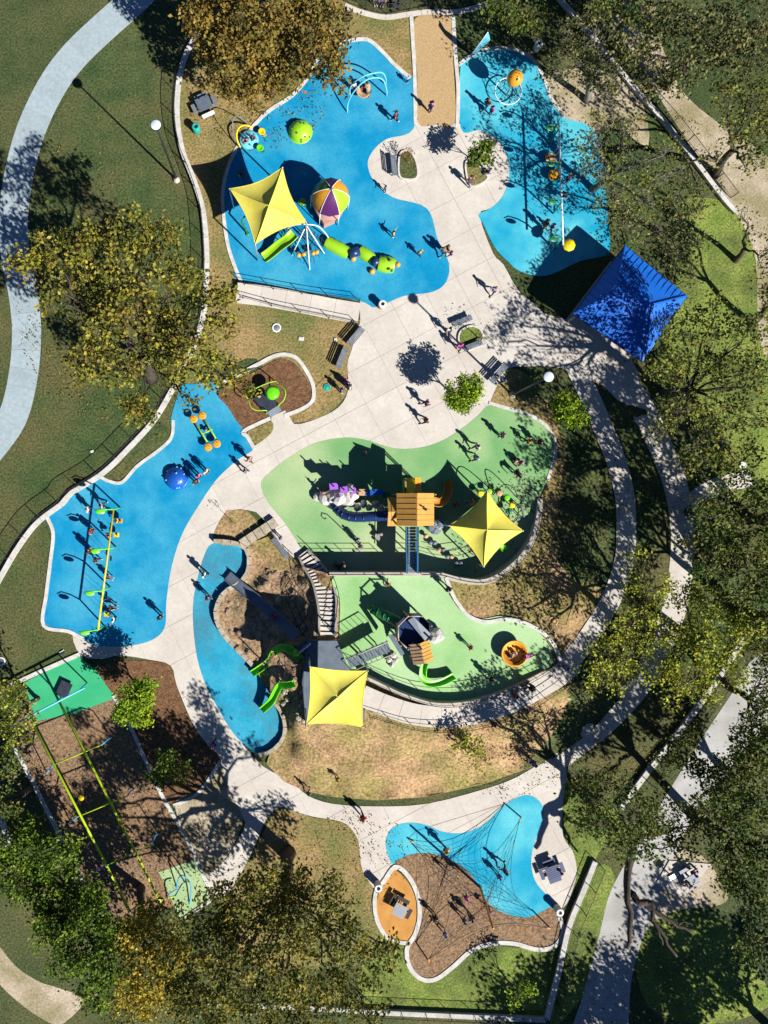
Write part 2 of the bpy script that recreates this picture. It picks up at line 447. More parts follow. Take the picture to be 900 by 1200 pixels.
def ZF(x, y):
    d2 = (CTA[:,0]-x)**2+(CTA[:,1]-y)**2+4.0
    w = d2**-1.8
    return float((w*CTA[:,2]).sum()/w.sum())
def ramp_z(x, y): return LZ+.05+(PZ-LZ-.03)*min(1, max(0, (655-x)/(655-430)))
def bank_path_z(x, y): return ZF(x, y)+.06
LG = [(391,676),(397,705),(398,735),(397,757),(407,780),(428,791),(457,807),(473,814),(507,824),(540,824),(573,817),(607,803),(640,785),(648,772),(641,753),(627,737),(607,726),(587,722),(563,725),(543,718),(530,703),(523,690),(518,676),(480,675),(440,675)]
UG = [(367,520),(400,513),(427,515),(460,525),(490,525),(517,517),(540,503),(560,487),(573,475),(590,479),(620,487),(640,500),(650,520),(648,540),(641,563),(638,580),(636,600),(630,626),(616,652),(592,675),(567,684),(540,683),(517,678),(440,678),(385,676),(357,650),(347,633),(333,612),(313,587),(306,567),(314,556),(333,540)]
LGS = spline(LG, True, 5)
MOUND = [(517,673),(540,679),(567,681),(590,671),(613,650),(625,628),(632,600),(634,583),(642,563),(649,540),(651,520),(641,500),(621,486),(590,477),(577,474),(586,447),(600,430),(650,428),(700,445),(725,470),(757,480),(775,520),(787,570),(788,620),(786,670),(778,720),(757,770),(733,812),(690,860),(645,892),(603,906),(570,918),(500,934),(440,938),(390,934),(357,927),(333,916),(312,895),(317,881),(331,867),(333,850),(328,831),(312,805),(297,781),(287,770),(270,753),(258,737),(253,723),(254,710),(263,694),(280,684),(290,671),(292,652),(285,641),(300,634),(316,628),(335,645),(352,662),(383,672),(390,673),(440,673)]
MOUNDP = [Vector(p) for p in MOUND]
UGS = spline(UG, True, 4)
def Zat(x, y):
    p = (x, y)
    if inside(p, LGS): return LZ
    if inside(p, UGS): return .06
    if 356 < x < 430 and 752 < y < 850: return PZ
    if inside(p, MOUNDP):
        return ZF(x, y)+.05
    return .06

# ------------------------------------------------------------------ ground and lawns
g = MB(); n = 40; ex = 420.0
g.add([(-ex,-ex,0),(ex,-ex,0),(ex,ex,0),(-ex,ex,0)], [(0,1,2,3)])
tag(g.build('ground', M['grass_dark']), kind='structure')
sheet('lawn', [(175,10),(260,10),(230,40),(213,75),(206,110),(206,143),(213,178),(227,214),(237,248),(241,290),(241,323),(236,370),(222,410),(211,436),(198,462),(178,495),(151,525),(118,556),(81,580),(71,592),(41,615),(18,645),(-20,700),(-20,535),(15,515),(40,460),(50,400),(46,360),(36,300),(38,220),(48,176),(68,133),(112,67)], .006, M['grass'], n=4)
sheet('lawn', [(-20,640),(52,612),(63,623),(59,657),(54,697),(51,733),(83,741),(100,752),(92,767),(13,803),(-20,820)], .007, M['grass'], n=4)
sheet('dry_lawn', [(260,10),(410,0),(410,20),(400,55),(373,75),(363,92),(343,115),(313,135),(288,163),(265,215),(262,255),(268,290),(283,330),(300,357),(422,375),(415,405),(407,440),(400,470),(372,488),(345,495),(325,478),(300,420),(250,440),(205,460),(225,410),(238,370),(241,323),(241,290),(237,247),(227,213),(213,177),(207,143),(207,110),(213,73),(230,40)], .008, M['grass_dry'], n=4)
sheet('lawn', [(405,15),(450,22),(484,18),(484,85),(470,82),(450,62),(430,47),(400,48)], .010, M['grass_dry'], n=4)
sheet('lawn', [(528,15),(640,25),(745,105),(850,235),(900,310),(930,420),(930,760),(880,735),(812,842),(730,950),(698,1010),(668,1085),(650,1075),(675,1020),(655,945),(653,905),(760,800),(800,700),(815,640),(770,495),(745,425),(805,347),(735,290),(680,290),(640,250),(590,90)], .007, M['grass'], n=3)
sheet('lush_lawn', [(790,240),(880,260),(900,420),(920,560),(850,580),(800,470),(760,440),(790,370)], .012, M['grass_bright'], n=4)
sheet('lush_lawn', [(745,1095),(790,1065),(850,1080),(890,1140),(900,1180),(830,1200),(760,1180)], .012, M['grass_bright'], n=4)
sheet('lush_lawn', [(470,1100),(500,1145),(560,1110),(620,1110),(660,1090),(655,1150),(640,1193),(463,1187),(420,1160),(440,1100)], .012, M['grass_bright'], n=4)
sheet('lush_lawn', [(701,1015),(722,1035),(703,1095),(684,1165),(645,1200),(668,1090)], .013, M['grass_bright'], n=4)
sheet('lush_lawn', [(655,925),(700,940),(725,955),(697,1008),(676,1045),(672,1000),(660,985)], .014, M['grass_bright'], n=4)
sheet('dry_lawn', [(328,948),(367,958),(400,964),(416,975),(424,1008),(441,1040),(443,1080),(460,1103),(440,1130),(300,1130),(262,1058),(293,1007),(305,983)], .010, M['grass_dry'], n=4)
sheet('dirt_patch', [(637,95),(690,80),(745,105),(760,170),(720,150),(670,152)], .012, M['dirt'], n=4)
sheet('dirt_patch', [(750,1010),(810,995),(850,1040),(845,1060),(790,1068),(750,1092),(735,1060)], .013, M['dirt'], n=4)
sheet('gravel_road', [(680,-10),(760,-10),(770,37),(792,93),(812,120),(850,150),(905,190),(915,250),(900,350),(915,430),(890,400),(885,300),(858,243),(833,207),(806,167),(770,110),(725,40)], .016, M['dirt'], n=4)
sheet('gravel_road', [(920,770),(915,830),(868,882),(842,922),(800,980),(760,1080),(740,1147),(730,1220),(672,1220),(684,1163),(703,1093),(719,1037),(770,950),(813,880),(858,812),(885,770)], .016, M['road'], n=4)
sheet('dirt_track', [(-10,1100),(17,1131),(45,1150),(66,1157),(98,1171),(80,1195),(61,1200),(20,1173),(-10,1139)], .014, M['dirt'], n=4)
# sidewalk at the left, its slabs cast one by one
slab_path('footpath', [(172,-15),(155,2),(121,32),(86,66),(60,102),(37,150),(23,200),(16,250),(18,300),(27,345),(31,390),(27,440),(14,490),(-14,530)], 34, lambda x, y: .01, 22, 'concrete_grey')
# plaza and main paths
PLAZA = [(480,140),(545,146),(563,150),(588,165),(599,200),(592,227),(575,244),(562,252),(578,297),(590,310),(607,340),(627,357),(640,368),(670,377),(693,397),(740,420),(757,480),(725,470),(700,447),(650,430),(600,432),(588,445),(577,475),(565,495),(540,513),(517,527),(480,537),(440,532),(400,522),(370,529),(340,548),(322,560),(316,576),(322,590),(340,611),(356,633),(366,652),(352,664),(335,650),(322,630),(300,600),(270,604),(255,640),(242,675),(236,713),(239,767),(250,803),(262,830),(280,866),(308,898),(340,914),(360,932),(390,942),(440,945),(500,942),(570,924),(605,911),(650,887),(664,902),(659,947),(660,980),(671,997),(676,1020),(671,1043),(660,1064),(640,1066),(622,1030),(615,997),(622,977),(628,957),(622,945),(603,940),(590,955),(570,972),(543,984),(500,976),(480,972),(463,976),(460,990),(462,1000),(470,1010),(463,1022),(450,1036),(441,1042),(430,1030),(423,1013),(420,987),(413,973),(400,963),(367,957),(343,950),(328,946),(312,960),(302,983),(291,1007),(277,1032),(257,1055),(240,1032),(260,1013),(277,987),(287,963),(270,930),(257,887),(247,877),(227,850),(207,803),(200,780),(175,773),(140,768),(120,772),(95,768),(85,745),(100,745),(150,750),(180,745),(190,733),(192,707),(197,667),(210,627),(227,597),(250,563),(274,540),(285,528),(296,524),(318,507),(318,493),(328,480),(337,480),(345,497),(373,490),(397,477),(408,457),(407,427),(413,407),(418,385),(422,378),(422,352),(430,356),(440,358),(473,344),(507,339),(520,328),(523,312),(510,280),(497,246),(460,233),(437,216),(428,193),(433,175),(453,160)]
slab_area('plaza', PLAZA, .04, 3.4, R(-62), 'concrete')
slab_path('footpath', [(672,425),(690,462),(705,497),(722,540),(732,580),(734,620),(731,660),(715,705),(690,746),(664,780)], 23, bank_path_z, 22, 'concrete')
slab_path('footpath', [(722,442),(748,470),(775,525),(792,570),(800,620),(798,670),(790,715),(770,765),(745,808),(705,850),(655,888)], 28, lambda x, y: .03, 24, 'concrete')
slab_path('footpath', [(798,605),(815,585),(840,570),(880,560)], 20, lambda x, y: .02, 22, 'concrete')
slab_path('sloping_path', [(672,776),(655,792),(607,819),(570,833),(530,840),(490,838),(455,828),(424,815)], 25, ramp_z, 24, 'concrete')
slab_path('entry_path', [(404,6),(420,13),(450,20),(476,17),(500,14),(540,13),(575,3)], 6, lambda x, y: .02, 24, 'concrete')
sheet('pebble_walk', [(486,22),(529,20),(531,70),(533,143),(510,146),(490,143),(489,85)], .055, M['pebble'], n=4)
kerb([(482,18),(484,50),(486,85),(487,145)], .36, .09); kerb([(531,18),(534,67),(537,105),(536,147)], .36, .09)
# rubber play surfaces
PADA = [(408,48),(430,47),(447,60),(463,77),(480,90),(485,92),(485,150),(453,163),(437,177),(431,193),(439,213),(460,231),(500,244),(513,280),(526,308),(523,330),(507,342),(473,347),(440,360),(422,353),(350,340),(281,328),(275,310),(268,287),(263,253),(262,225),(267,200),(275,180),(288,160),(313,133),(343,113),(363,90),(373,72),(387,58)]
sheet('play_surface', PADA, .05, M['blue'])
PADT = [(540,75),(552,66),(568,59),(590,57),(612,62),(626,73),(638,95),(645,115),(660,137),(685,145),(700,160),(707,200),(712,250),(715,290),(708,300),(680,306),(640,323),(610,318),(595,306),(580,290),(566,262),(561,251),(575,244),(590,228),(597,200),(587,168),(563,153),(540,150)]
sheet('play_surface', PADT, .05, M['blue_pale'])
PADB = [(250,448),(258,458),(267,477),(283,500),(298,524),(277,540),(253,563),(230,597),(213,627),(201,665),(195,705),(193,735),(178,750),(150,757),(118,757),(98,749),(80,740),(52,733),(54,697),(59,657),(62,625),(55,606),(83,580),(120,557),(128,563),(143,565),(160,547),(187,527),(201,510),(200,493),(206,470),(213,452),(230,450)]
sheet('play_surface', PADB, .05, M['blue'])
PADC = [(250,637),(267,635),(290,645),(300,680),(290,700),(280,740),(300,780),(320,800),(340,835),(338,868),(320,884),(302,884),(283,870),(267,850),(250,820),(240,800),(230,765),(226,713),(233,672),(242,645)]
sheet('play_surface', PADC, .05, M['blue_worn'])
PADD = [(452,990),(455,977),(463,968),(480,964),(500,967),(520,975),(543,976),(567,966),(587,947),(603,936),(620,932),(634,941),(637,957),(630,977),(624,997),(623,1017),(630,1037),(650,1060),(640,1075),(593,1082),(560,1070),(540,1040),(520,1020),(490,1012),(470,1015),(458,1010)]
sheet('play_surface', PADD, .05, M['blue_pale'])
sheet('play_surface', UG, .052, M['green'], n=4)
sheet('raised_play_surface', LG, LZ, M['green_brightened'], skirt=1.95)
sheet('landing_pad', [(28,800),(92,768),(112,785),(135,818),(88,836),(43,845)], .052, M['green_deep'], smooth=False)
sheet('landing_pad', [(186,1022),(230,1007),(250,1053),(212,1078)], .052, M['green'], smooth=False)
# mulch and other planted beds
sheet('mulch_bed', [(256,458),(300,435),(325,421),(342,424),(355,437),(364,455),(362,470),(345,480),(318,488),(288,503),(267,477)], .058, M['mulch'])
kerb([(262,448),(300,428),(325,416),(345,418),(358,433),(367,452),(366,470),(352,480),(333,487)], .36, .12)
kerb([(317,490),(286,505),(290,512),(298,526)], .36, .12)
sheet('concrete_apron', [(318,488),(334,481),(345,498),(318,508)], .062, M['concrete'], smooth=False)
sheet('lawn_island', [(290,507),(303,500),(318,494),(320,503),(313,512),(298,521)], .064, M['grass_dry'])
sheet('lawn_island', [(338,484),(355,482),(368,472),(369,455),(385,440),(400,440),(407,457),(400,470),(385,484),(365,492),(347,494)], .060, M['grass_dry'])
sheet('lawn_island', [(120,558),(140,545),(153,527),(182,497),(195,500),(198,515),(187,524),(160,543),(143,561),(128,562)], .06, M['grass'])
kerb([(203,492),(201,512),(188,526),(161,546),(143,565),(128,564),(118,559)], .3, .1)
sheet('lawn_island', [(263,602),(273,598),(288,598),(302,611),(314,624),(300,633),(284,639),(250,634)], .064, M['bare_soil'])
sheet('lawn_island', [(575,473),(590,440),(601,431),(625,445),(640,480),(640,497),(620,485),(590,478)], .066, M['grass_dry'])
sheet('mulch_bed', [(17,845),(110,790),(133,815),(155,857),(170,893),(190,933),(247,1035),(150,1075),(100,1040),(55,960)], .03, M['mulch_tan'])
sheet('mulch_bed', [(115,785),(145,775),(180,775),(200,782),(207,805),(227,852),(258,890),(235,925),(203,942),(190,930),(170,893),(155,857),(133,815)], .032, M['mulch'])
sheet('soil_bed', [(258,893),(272,935),(285,962),(262,1010),(242,1030),(205,945),(237,925)], .034, M['dirt'])
kerb([(13,803),(52,785),(93,767)], .4, .14)
kerb([(133,815),(155,857),(172,895),(190,933),(222,990),(250,1053)], .34, .14)
kerb([(258,892),(240,920),(225,935),(203,944)], .3, .12)
kerb([(17,877),(40,920),(65,970),(100,1037)], .36, .16)
kerb([(250,1053),(212,1079)], .34, .12)
MUE = [(463,1012),(470,1006),(483,1001),(503,1000),(527,1007),(550,1023),(563,1043),(573,1060),(593,1071),(620,1075),(652,1061),(657,1077),(660,1093),(650,1108),(630,1113),(603,1106),(577,1105),(553,1113),(530,1133),(510,1147),(493,1147),(480,1133),(477,1113),(487,1093),(492,1070),(488,1047),(477,1027)]
sheet('mulch_bed', MUE, .06, M['mulch_tan'])
TEAR = [(463,1020),(480,1037),(488,1060),(487,1087),(477,1103),(457,1100),(443,1080),(441,1057),(450,1033)]
sheet('picnic_pad', TEAR, .062, M['orange_rub'])
kerb([(440,1045),(450,1033),(463,1016),(477,1025),(488,1045),(492,1070),(487,1094),(477,1112),(480,1133),(493,1147),(510,1148),(530,1134),(553,1114),(577,1106),(603,1106),(630,1113),(650,1109),(660,1093),(656,1075)], .42, .12)
kerb([(441,1043),(439,1060),(443,1082),(457,1101),(480,1106)], .38, .12)
kerb([(385,61),(400,52),(408,48),(430,46),(447,59),(463,76),(481,91)], .36, .1)
kerb([(283,331),(275,312),(267,287),(262,253),(261,225),(266,200),(274,180),(287,160),(312,132),(342,112),(362,89),(372,70)], .34, .1)
kerb([(537,76),(552,65),(568,58),(590,56),(612,61),(627,72),(639,95),(646,115),(661,137)], .32, .1)
kerb([(55,606),(62,625),(59,657),(54,697),(51,733),(80,740),(98,749)], .34, .1)
kerb([(573,472),(590,477),(620,486),(641,500),(651,520),(649,540),(642,563)], .32, .1)
kerb([(518,674),(524,690),(531,703),(544,718),(563,725),(587,722),(607,726),(628,737),(642,753),(649,772)], .34, .1, z=LZ)
# the play hill itself (grass and bare soil), with the lower green deck cut out
from mathutils import noise as mnoise
def hill_z(x, y):
    z = ZF(x, y)
    if 258 < x < 372 and 655 < y < 845:
        e = min(1, min(x-258, 372-x, y-655, 845-y)/18)
        z += e*(.26*mnoise.noise((x*.09, y*.09, 1.3))+.16*mnoise.noise((x*.23, y*.23, 4.1))-.04)
    else: z += .07*mnoise.noise((x*.05, y*.05, 2.2))*min(1, z)
    return z
BANK = spline([(600,430),(650,428),(690,445),(757,480),(775,520),(787,570),(788,620),(786,670),(778,720),(757,770),(733,812),(690,860),(645,892),(610,900),(640,870),(664,830),(668,800),(690,746),(715,705),(705,690),(670,680),(650,640),(655,590),(662,540),(655,500),(640,470)], True, 3)
sheet('play_hill', MOUND, hill_z, [M['bare_soil'], M['grass'], M['rock_soil']], holes=[[(p.x, p.y) for p in LGS]], step=5.0, smooth=False, skirt=1.0, zones=[BANK, [Vector(q) for q in ((285,690),(300,672),(345,668),(366,690),(374,750),(362,850),(320,850),(290,785),(260,740),(256,705))]])
sheet('hilltop_platform', [(362,751),(395,751),(407,781),(430,806),(427,843),(380,848),(358,848),(354,800),(357,768)], PZ, M['slate'], smooth=False, skirt=1.2)
# stone edging at the foot of the hill: every block its own piece
def block_wall(label, pts_px, length, width, z0, z1, material, rnd=.02, cat='retaining wall'):
    P = [W(p.x, p.y, z1) for p in spline(pts_px, False, 6)]
    root = thing('retaining_wall', (P[0].x, P[0].y, 0), label, cat)
    ribbon_mb(P, width*.8, z0, z1-.12).build('core', M['wall'], root)
    acc = [0.0]
    for i in range(1, len(P)): acc.append(acc[-1]+(P[i]-P[i-1]).length)
    n = max(2, round(acc[-1]/length))
    def at(d):
        for i in range(1, len(P)):
            if acc[i] >= d: return P[i-1].lerp(P[i], (d-acc[i-1])/max(1e-6, acc[i]-acc[i-1]))
        return P[-1]
    for k in range(n):
        a, b = at(acc[-1]*k/n), at(acc[-1]*(k+1)/n); d = (b-a).normalized()*.025
        dz = random.uniform(-rnd, rnd)
        mb = MB(); mb.bar((a+d).xy.to_3d()+Vector((0,0,z1-.06+dz)), (b-d).xy.to_3d()+Vector((0,0,z1-.06+dz)), width*random.uniform(.95,1.05), .2)
        mb.build('stone', M[material], root)
    return root
block_wall('curved wall of pale stone blocks edging the blue strip below the rocky hill', [(250,634),(267,635),(285,640),(292,652),(290,671),(280,684),(263,694),(254,710),(253,723),(258,737),(270,753),(287,770),(297,781)], .85, .42, 0, .55, 'stone')
block_wall('short stone wall around the southern tip of the blue strip', [(316,818),(328,831),(334,850),(331,867),(317,881),(303,885)], .8, .36, 0, .45, 'stone')
P_ = [W(p.x, p.y, LZ+.12) for p in spline([(386,673),(440,673),(480,673),(517,674)], False, 4)]
tag(ribbon_mb(P_, .34, 0, LZ+.12).build('retaining_wall', M['wall'], loc=(P_[0].x, P_[0].y, 0)), 'straight concrete wall between the upper green surface and the raised green surface', 'retaining wall')
pp = spline([(517,674),(540,680),(567,682),(590,672),(613,651),(626,628),(632,603),(633,584)], False, 5)
P_ = [W(p.x, p.y, ZF(p.x, p.y)+.1) for p in pp]
tag(ribbon_mb(P_, .5, 0, [p.z for p in P_]).build('retaining_wall', M['wall']), 'curved concrete wall cupping the upper green surface beside the brown slope', 'retaining wall')
pp = spline([(640,787),(607,804),(573,818),(540,825),(507,825),(473,815),(457,808),(430,795)], False, 5)
P_ = [W(p.x, p.y, ramp_z(p.x, p.y)+.12) for p in pp]
tag(ribbon_mb(P_, .3, LZ-.2, [p.z for p in P_]).build('retaining_wall', M['wall']), 'curved concrete wall between the sloping path and the lower green surface', 'retaining wall')
# access ramp at the top play area
slab_path('access_ramp', [(277,343),(310,347),(350,354),(385,361),(421,367)], 24, lambda x, y: .06+.55*max(0, min(1, (421-x)/140)), 27, 'concrete')
# timber stair up the hill: each tread a step
L_px = [(350,652),(358,668),(366,682),(371,700),(374,720),(374,745)]; R_px = [(360,644),(376,660),(388,678),(394,700),(394,722),(393,745)]
Ls, Rs = spline(L_px, False, 8), spline(R_px, False, 8)
stair = thing('hill_stair', W(368,690,0), 'curved concrete stair with railings climbing to the hilltop platform', 'stair')
NST = 21
for k in range(NST):
    t0, t1 = k/NST, (k+.66)/NST; z = .25+(PZ-.25)*(k+1)/(NST+1)
    f = lambda L, t: L[min(int(t*(len(L)-1)), len(L)-2)].lerp(L[min(int(t*(len(L)-1)), len(L)-2)+1], (t*(len(L)-1)) % 1.0)
    q = [W(p.x, p.y, z) for p in (f(Ls,t0), f(Rs,t0), f(Rs,t1), f(Ls,t1))]
    MB().prism([(v.x, v.y) for v in reversed(q)], z-.16, z).build('step', M['concrete'], stair)
    MB_ = [W(p.x, p.y, z-.18) for p in (f(Ls,t0), f(Rs,t0), f(Rs,min(1,t0+1/NST)), f(Ls,min(1,t0+1/NST)))]
    MB().prism([(v.x, v.y) for v in reversed(MB_)], z-1.0, z-.17).build('riser', M['dark'], stair)
for lst, lab in ((Ls,'stringer'),(Rs,'stringer')):
    nn = len(lst); Q = [W(q.x, q.y, .3+(PZ-.2)*i/(nn-1)) for i, q in enumerate(lst)]
    ribbon_mb(Q, .22, [max(0, q.z-1.1) for q in Q], [q.z+.12 for q in Q]).build(lab, M['wall'], stair)
# boundary walls with coping, and low fences
def long_wall(label, pts_px, width, h, material='kerb', n=5):
    P = [W(p.x, p.y, h) for p in spline(pts_px, False, n)]
    root = thing('boundary_wall', (P[0].x, P[0].y, 0), label, 'wall')
    ribbon_mb(P, width*.8, 0, h-.08).build('wall_base', M['wall'], root)
    acc = [0.0]
    for i in range(1, len(P)): acc.append(acc[-1]+(P[i]-P[i-1]).length)
    m = max(2, round(acc[-1]/2.4)); at = lambda d: next((P[i-1].lerp(P[i], (d-acc[i-1])/max(1e-6, acc[i]-acc[i-1])) for i in range(1, len(P)) if acc[i] >= d-1e-6), P[-1])
    for k in range(m):
        q = [at(acc[-1]*(k+u)/m) for u in (.008, .35, .65, .992)]
        ribbon_mb(q, width, h-.08, h).build('coping_stone', M[material], root)
    return root
def fence(label, pts_px, h, gap=2.4, z0=0.0, mesh=True, material='black', rails=(1.0, .12), cat='fence', name='picket_fence', zf=None, foot=None, infill=.14, post_r=.04):
    P = [W(p.x, p.y, (zf(p.x, p.y) if zf else z0)) for p in spline(pts_px, False, 5)]
    root = thing(name, P[0].copy(), label, cat); m_ = M[material]
    acc = [0.0]
    for i in range(1, len(P)): acc.append(acc[-1]+(P[i]-P[i-1]).length)
    def at(d):
        for i in range(1, len(P)):
            if acc[i] >= d: return P[i-1].lerp(P[i], (d-acc[i-1])/max(1e-6, acc[i]-acc[i-1]))
        return P[-1]
    n = max(1, round(acc[-1]/gap)); pm = MB().tube([(0,0,0),(0,0,h+.03)], post_r, 6).mesh('post', m_)
    for k in range(n+1): part('post', pm, root, at(acc[-1]*k/n)-P[0])
    for j, r in enumerate(rails):
        MB().tube([p+Vector((0,0,h*r)) for p in P], .03 if j == 0 else .022, 5).build('top_rail' if j == 0 else 'rail', m_, root)
    if mesh:
        pk = MB(); d = infill
        while d < acc[-1]:
            q = at(d); a = q+Vector((0,0,h*.12)); b = q+Vector((0,0,h*.97)); w = .011
            vs = [a+Vector((w,0,0)), a+Vector((-w*.5,w*.87,0)), a+Vector((-w*.5,-w*.87,0)), b+Vector((w,0,0)), b+Vector((-w*.5,w*.87,0)), b+Vector((-w*.5,-w*.87,0))]
            pk.add(vs, [(0,1,4,3),(1,2,5,4),(2,0,3,5)]); d += infill
        pk.build('pickets', m_, root, kind='stuff')
    return root
LW = [(262,11),(231,40),(214,73),(208,110),(208,143),(214,177),(228,213),(238,247),(242,290),(242,323),(238,370),(226,408),(213,433),(200,460),(180,493),(153,523),(120,555),(83,578),(73,590),(43,613),(20,643),(0,677),(-16,705)]
long_wall('long curving pale wall between the left lawn and the playground', LW, .5, .35)
fence('long black picket fence following the curving pale wall by the left lawn', [(x-2, y-1) for x, y in LW], 1.5, 2.4)
long_wall('straight pale wall behind the net climber running down to the corner', [(698,1010),(683,1047),(667,1087),(655,1140),(641,1196)], .5, .4)
fence('black picket fence along the wall behind the net climber', [(702,1012),(688,1047),(672,1087),(660,1140),(646,1200)], 1.4, 2.4)
long_wall('pale wall along the bottom edge under the autumn tree', [(243,1175),(283,1178),(344,1181),(411,1185),(463,1188),(640,1196)], .45, .4)
fence('black picket fence along the bottom wall', [(243,1171),(344,1177),(463,1183),(640,1191)], 1.3, 2.4)
long_wall('pale wall climbing diagonally beside the gravel road at lower right', [(884,728),(860,768),(830,813),(790,866),(752,915),(728,948)], .5, .4)
fence('black picket fence beside the diagonal wall at lower right', [(892,730),(868,770),(838,815),(798,868),(760,917)], 1.3, 2.4)
long_wall('pale wall along the gravel road in the wooded upper right corner', [(655,-4),(690,36),(720,73),(743,101),(780,143),(807,177),(847,230),(863,248)], .42, .4)
fence('black picket fence along the gravel road in the upper right corner', [(662,-4),(727,73),(750,101),(787,143),(814,177),(856,232)], 1.3, 2.4)
fence('black fence behind the entry path at the top edge', [(404,2),(420,9),(450,17),(476,13),(500,9),(530,8)], 1.5, 2.2)
long_wall('short pale wall stub in the dark wood at the left edge', [(-6,935),(4,968),(9,992)], .5, .35)
# railings
rz_ = lambda x, y: .06+.55*max(0, min(1, (421-x)/140))
RK = dict(name='railing', cat='railing', mesh=False, rails=(1.0, .5), post_r=.035)
fence('black handrail on the blue side of the access ramp', [(287,334),(330,341),(375,348),(421,353)], 1.0, 2.6, zf=rz_, **RK)
fence('black handrail on the lawn side of the access ramp', [(285,350),(330,362),(375,371),(419,380)], 1.0, 2.6, zf=rz_, **RK)
sz = lambda x, y: .3+(PZ-.2)*max(0, min(1, (y-650)/98))
fence('handrail on the rocky side of the hill stair', [(347,654),(356,670),(363,684),(368,701),(371,722),(371,748)], 1.0, 1.8, zf=sz, **RK)
fence('handrail on the green side of the hill stair', [(363,642),(379,658),(391,677),(397,700),(397,722),(396,748)], 1.0, 1.8, zf=sz, **RK)
fence('black railing on top of the straight wall over the upper green surface', [(384,672),(440,672),(470,672)], 1.1, 1.9, z0=LZ, **RK)
fence('black railing on the curved wall beside the brown slope', [(493,672),(517,673),(540,679),(567,681),(590,671),(613,650),(626,627),(632,600)], 1.1, 1.9, zf=lambda x, y: ZF(x, y)+.1, **RK)
fence('inner handrail of the sloping path along the lower green surface', [(648,780),(607,803),(573,817),(540,824),(507,824),(473,814),(457,807),(432,797)], 1.05, 2.2, zf=lambda x, y: ramp_z(x, y)+.1, **RK)
fence('outer handrail of the sloping path above the grassy slope', [(660,802),(611,833),(572,847),(530,854),(488,852),(455,843),(432,836)], 1.05, 2.2, zf=ramp_z, **RK)
fence('railing along the west edge of the hilltop platform', [(357,766),(355,800),(358,846)], 1.05, 1.6, z0=PZ, **RK)
# ------------------------------------------------------------------ trees
PAL = dict(
 olive=[(.235,.225,.028),(.15,.16,.024),(.34,.30,.038),(.085,.10,.02),(.20,.15,.028)],
 autumn=[(.25,.165,.030),(.17,.125,.025),(.33,.22,.04),(.10,.085,.022),(.20,.165,.03)],
 gold=[(.175,.175,.026),(.11,.125,.022),(.075,.09,.02),(.27,.23,.035)],
 amber=[(.36,.28,.03),(.26,.21,.026),(.18,.17,.024),(.45,.34,.04)],
 green=[(.11,.19,.012),(.07,.125,.010),(.18,.26,.018),(.05,.085,.010)],
 lime=[(.26,.38,.016),(.17,.28,.014),(.36,.46,.025),(.11,.19,.013)],
 dark=[(.075,.12,.018),(.045,.08,.013),(.13,.17,.026),(.16,.17,.035)],
 dull=[(.13,.14,.042),(.085,.105,.03),(.21,.20,.065),(.055,.065,.022)],
 moss=[(.16,.175,.03),(.10,.125,.022),(.25,.25,.042),(.065,.085,.018)],
 ygreen=[(.32,.35,.03),(.23,.27,.028),(.42,.43,.045),(.15,.19,.022)],
 russet=[(.35,.13,.03),(.28,.16,.04),(.40,.20,.05)],
)
def leaf_mesh(name, cen, pal, size, spread, k):
    """many small folded leaf faces in clusters round the twig ends"""
    nC = len(cen); cols = np.array(PAL[pal]); cp = cols[RNG.integers(0, len(cols), nC)]
    kk = np.maximum(3, RNG.poisson(k, nC)); idx = np.repeat(np.arange(nC), kk); n = len(idx)
    pos = cen[idx]+RNG.normal(0, 1, (n,3))*np.array([spread, spread, spread*.6])
    nrm = RNG.normal(0, 1, (n,3)); nrm[:,2] = np.abs(nrm[:,2])+.55; nrm /= np.linalg.norm(nrm, axis=1)[:,None]
    t = RNG.normal(0, 1, (n,3)); t -= nrm*(t*nrm).sum(1)[:,None]; t /= np.linalg.norm(t, axis=1)[:,None]
    b = np.cross(nrm, t); L = (size*RNG.uniform(.6, 1.35, n))[:,None]
    fold = nrm*L*.16
    v = np.stack([pos-t*L*.5, pos+b*L*.33+fold, pos+t*L*.55, pos-b*L*.33+fold], 1).reshape(-1, 3)
    me = bpy.data.meshes.new(name); me.vertices.add(4*n); me.vertices.foreach_set('co', v.ravel().astype(np.float32))
    i = np.arange(n)*4
    tri = np.stack([i, i+1, i+2, i, i+2, i+3], 1).reshape(-1)
    me.loops.add(6*n); me.loops.foreach_set('vertex_index', tri.astype(np.int32))
    me.polygons.add(2*n); me.polygons.foreach_set('loop_start', (np.arange(2*n)*3).astype(np.int32))
    c = cp[idx]*RNG.uniform(.7, 1.4, (n,1)); c[:,0] *= RNG.uniform(.88,1.15,n)
    col = np.ones((n,4,4), np.float32); col[:,:,:3] = c[:,None,:]
    at = me.attributes.new('leaf_tone', 'FLOAT_COLOR', 'POINT'); at.data.foreach_set('color', col.ravel())
    me.materials.append(M['leaf']); me.update(); me.validate(); return me
def bend(a, b, n, w, sag=0.0):
    out = []
    off = Vector((0,0,0))
    for i in range(n+1):
        t = i/n
        if 0 < i < n: off = off*.6+Vector((random.uniform(-w,w), random.uniform(-w,w), random.uniform(-w,w)*.5))
        p = a.lerp(b, t)+off*math.sin(math.pi*t)
        p.z += sag*math.sin(math.pi*t); out.append(p)
    return out
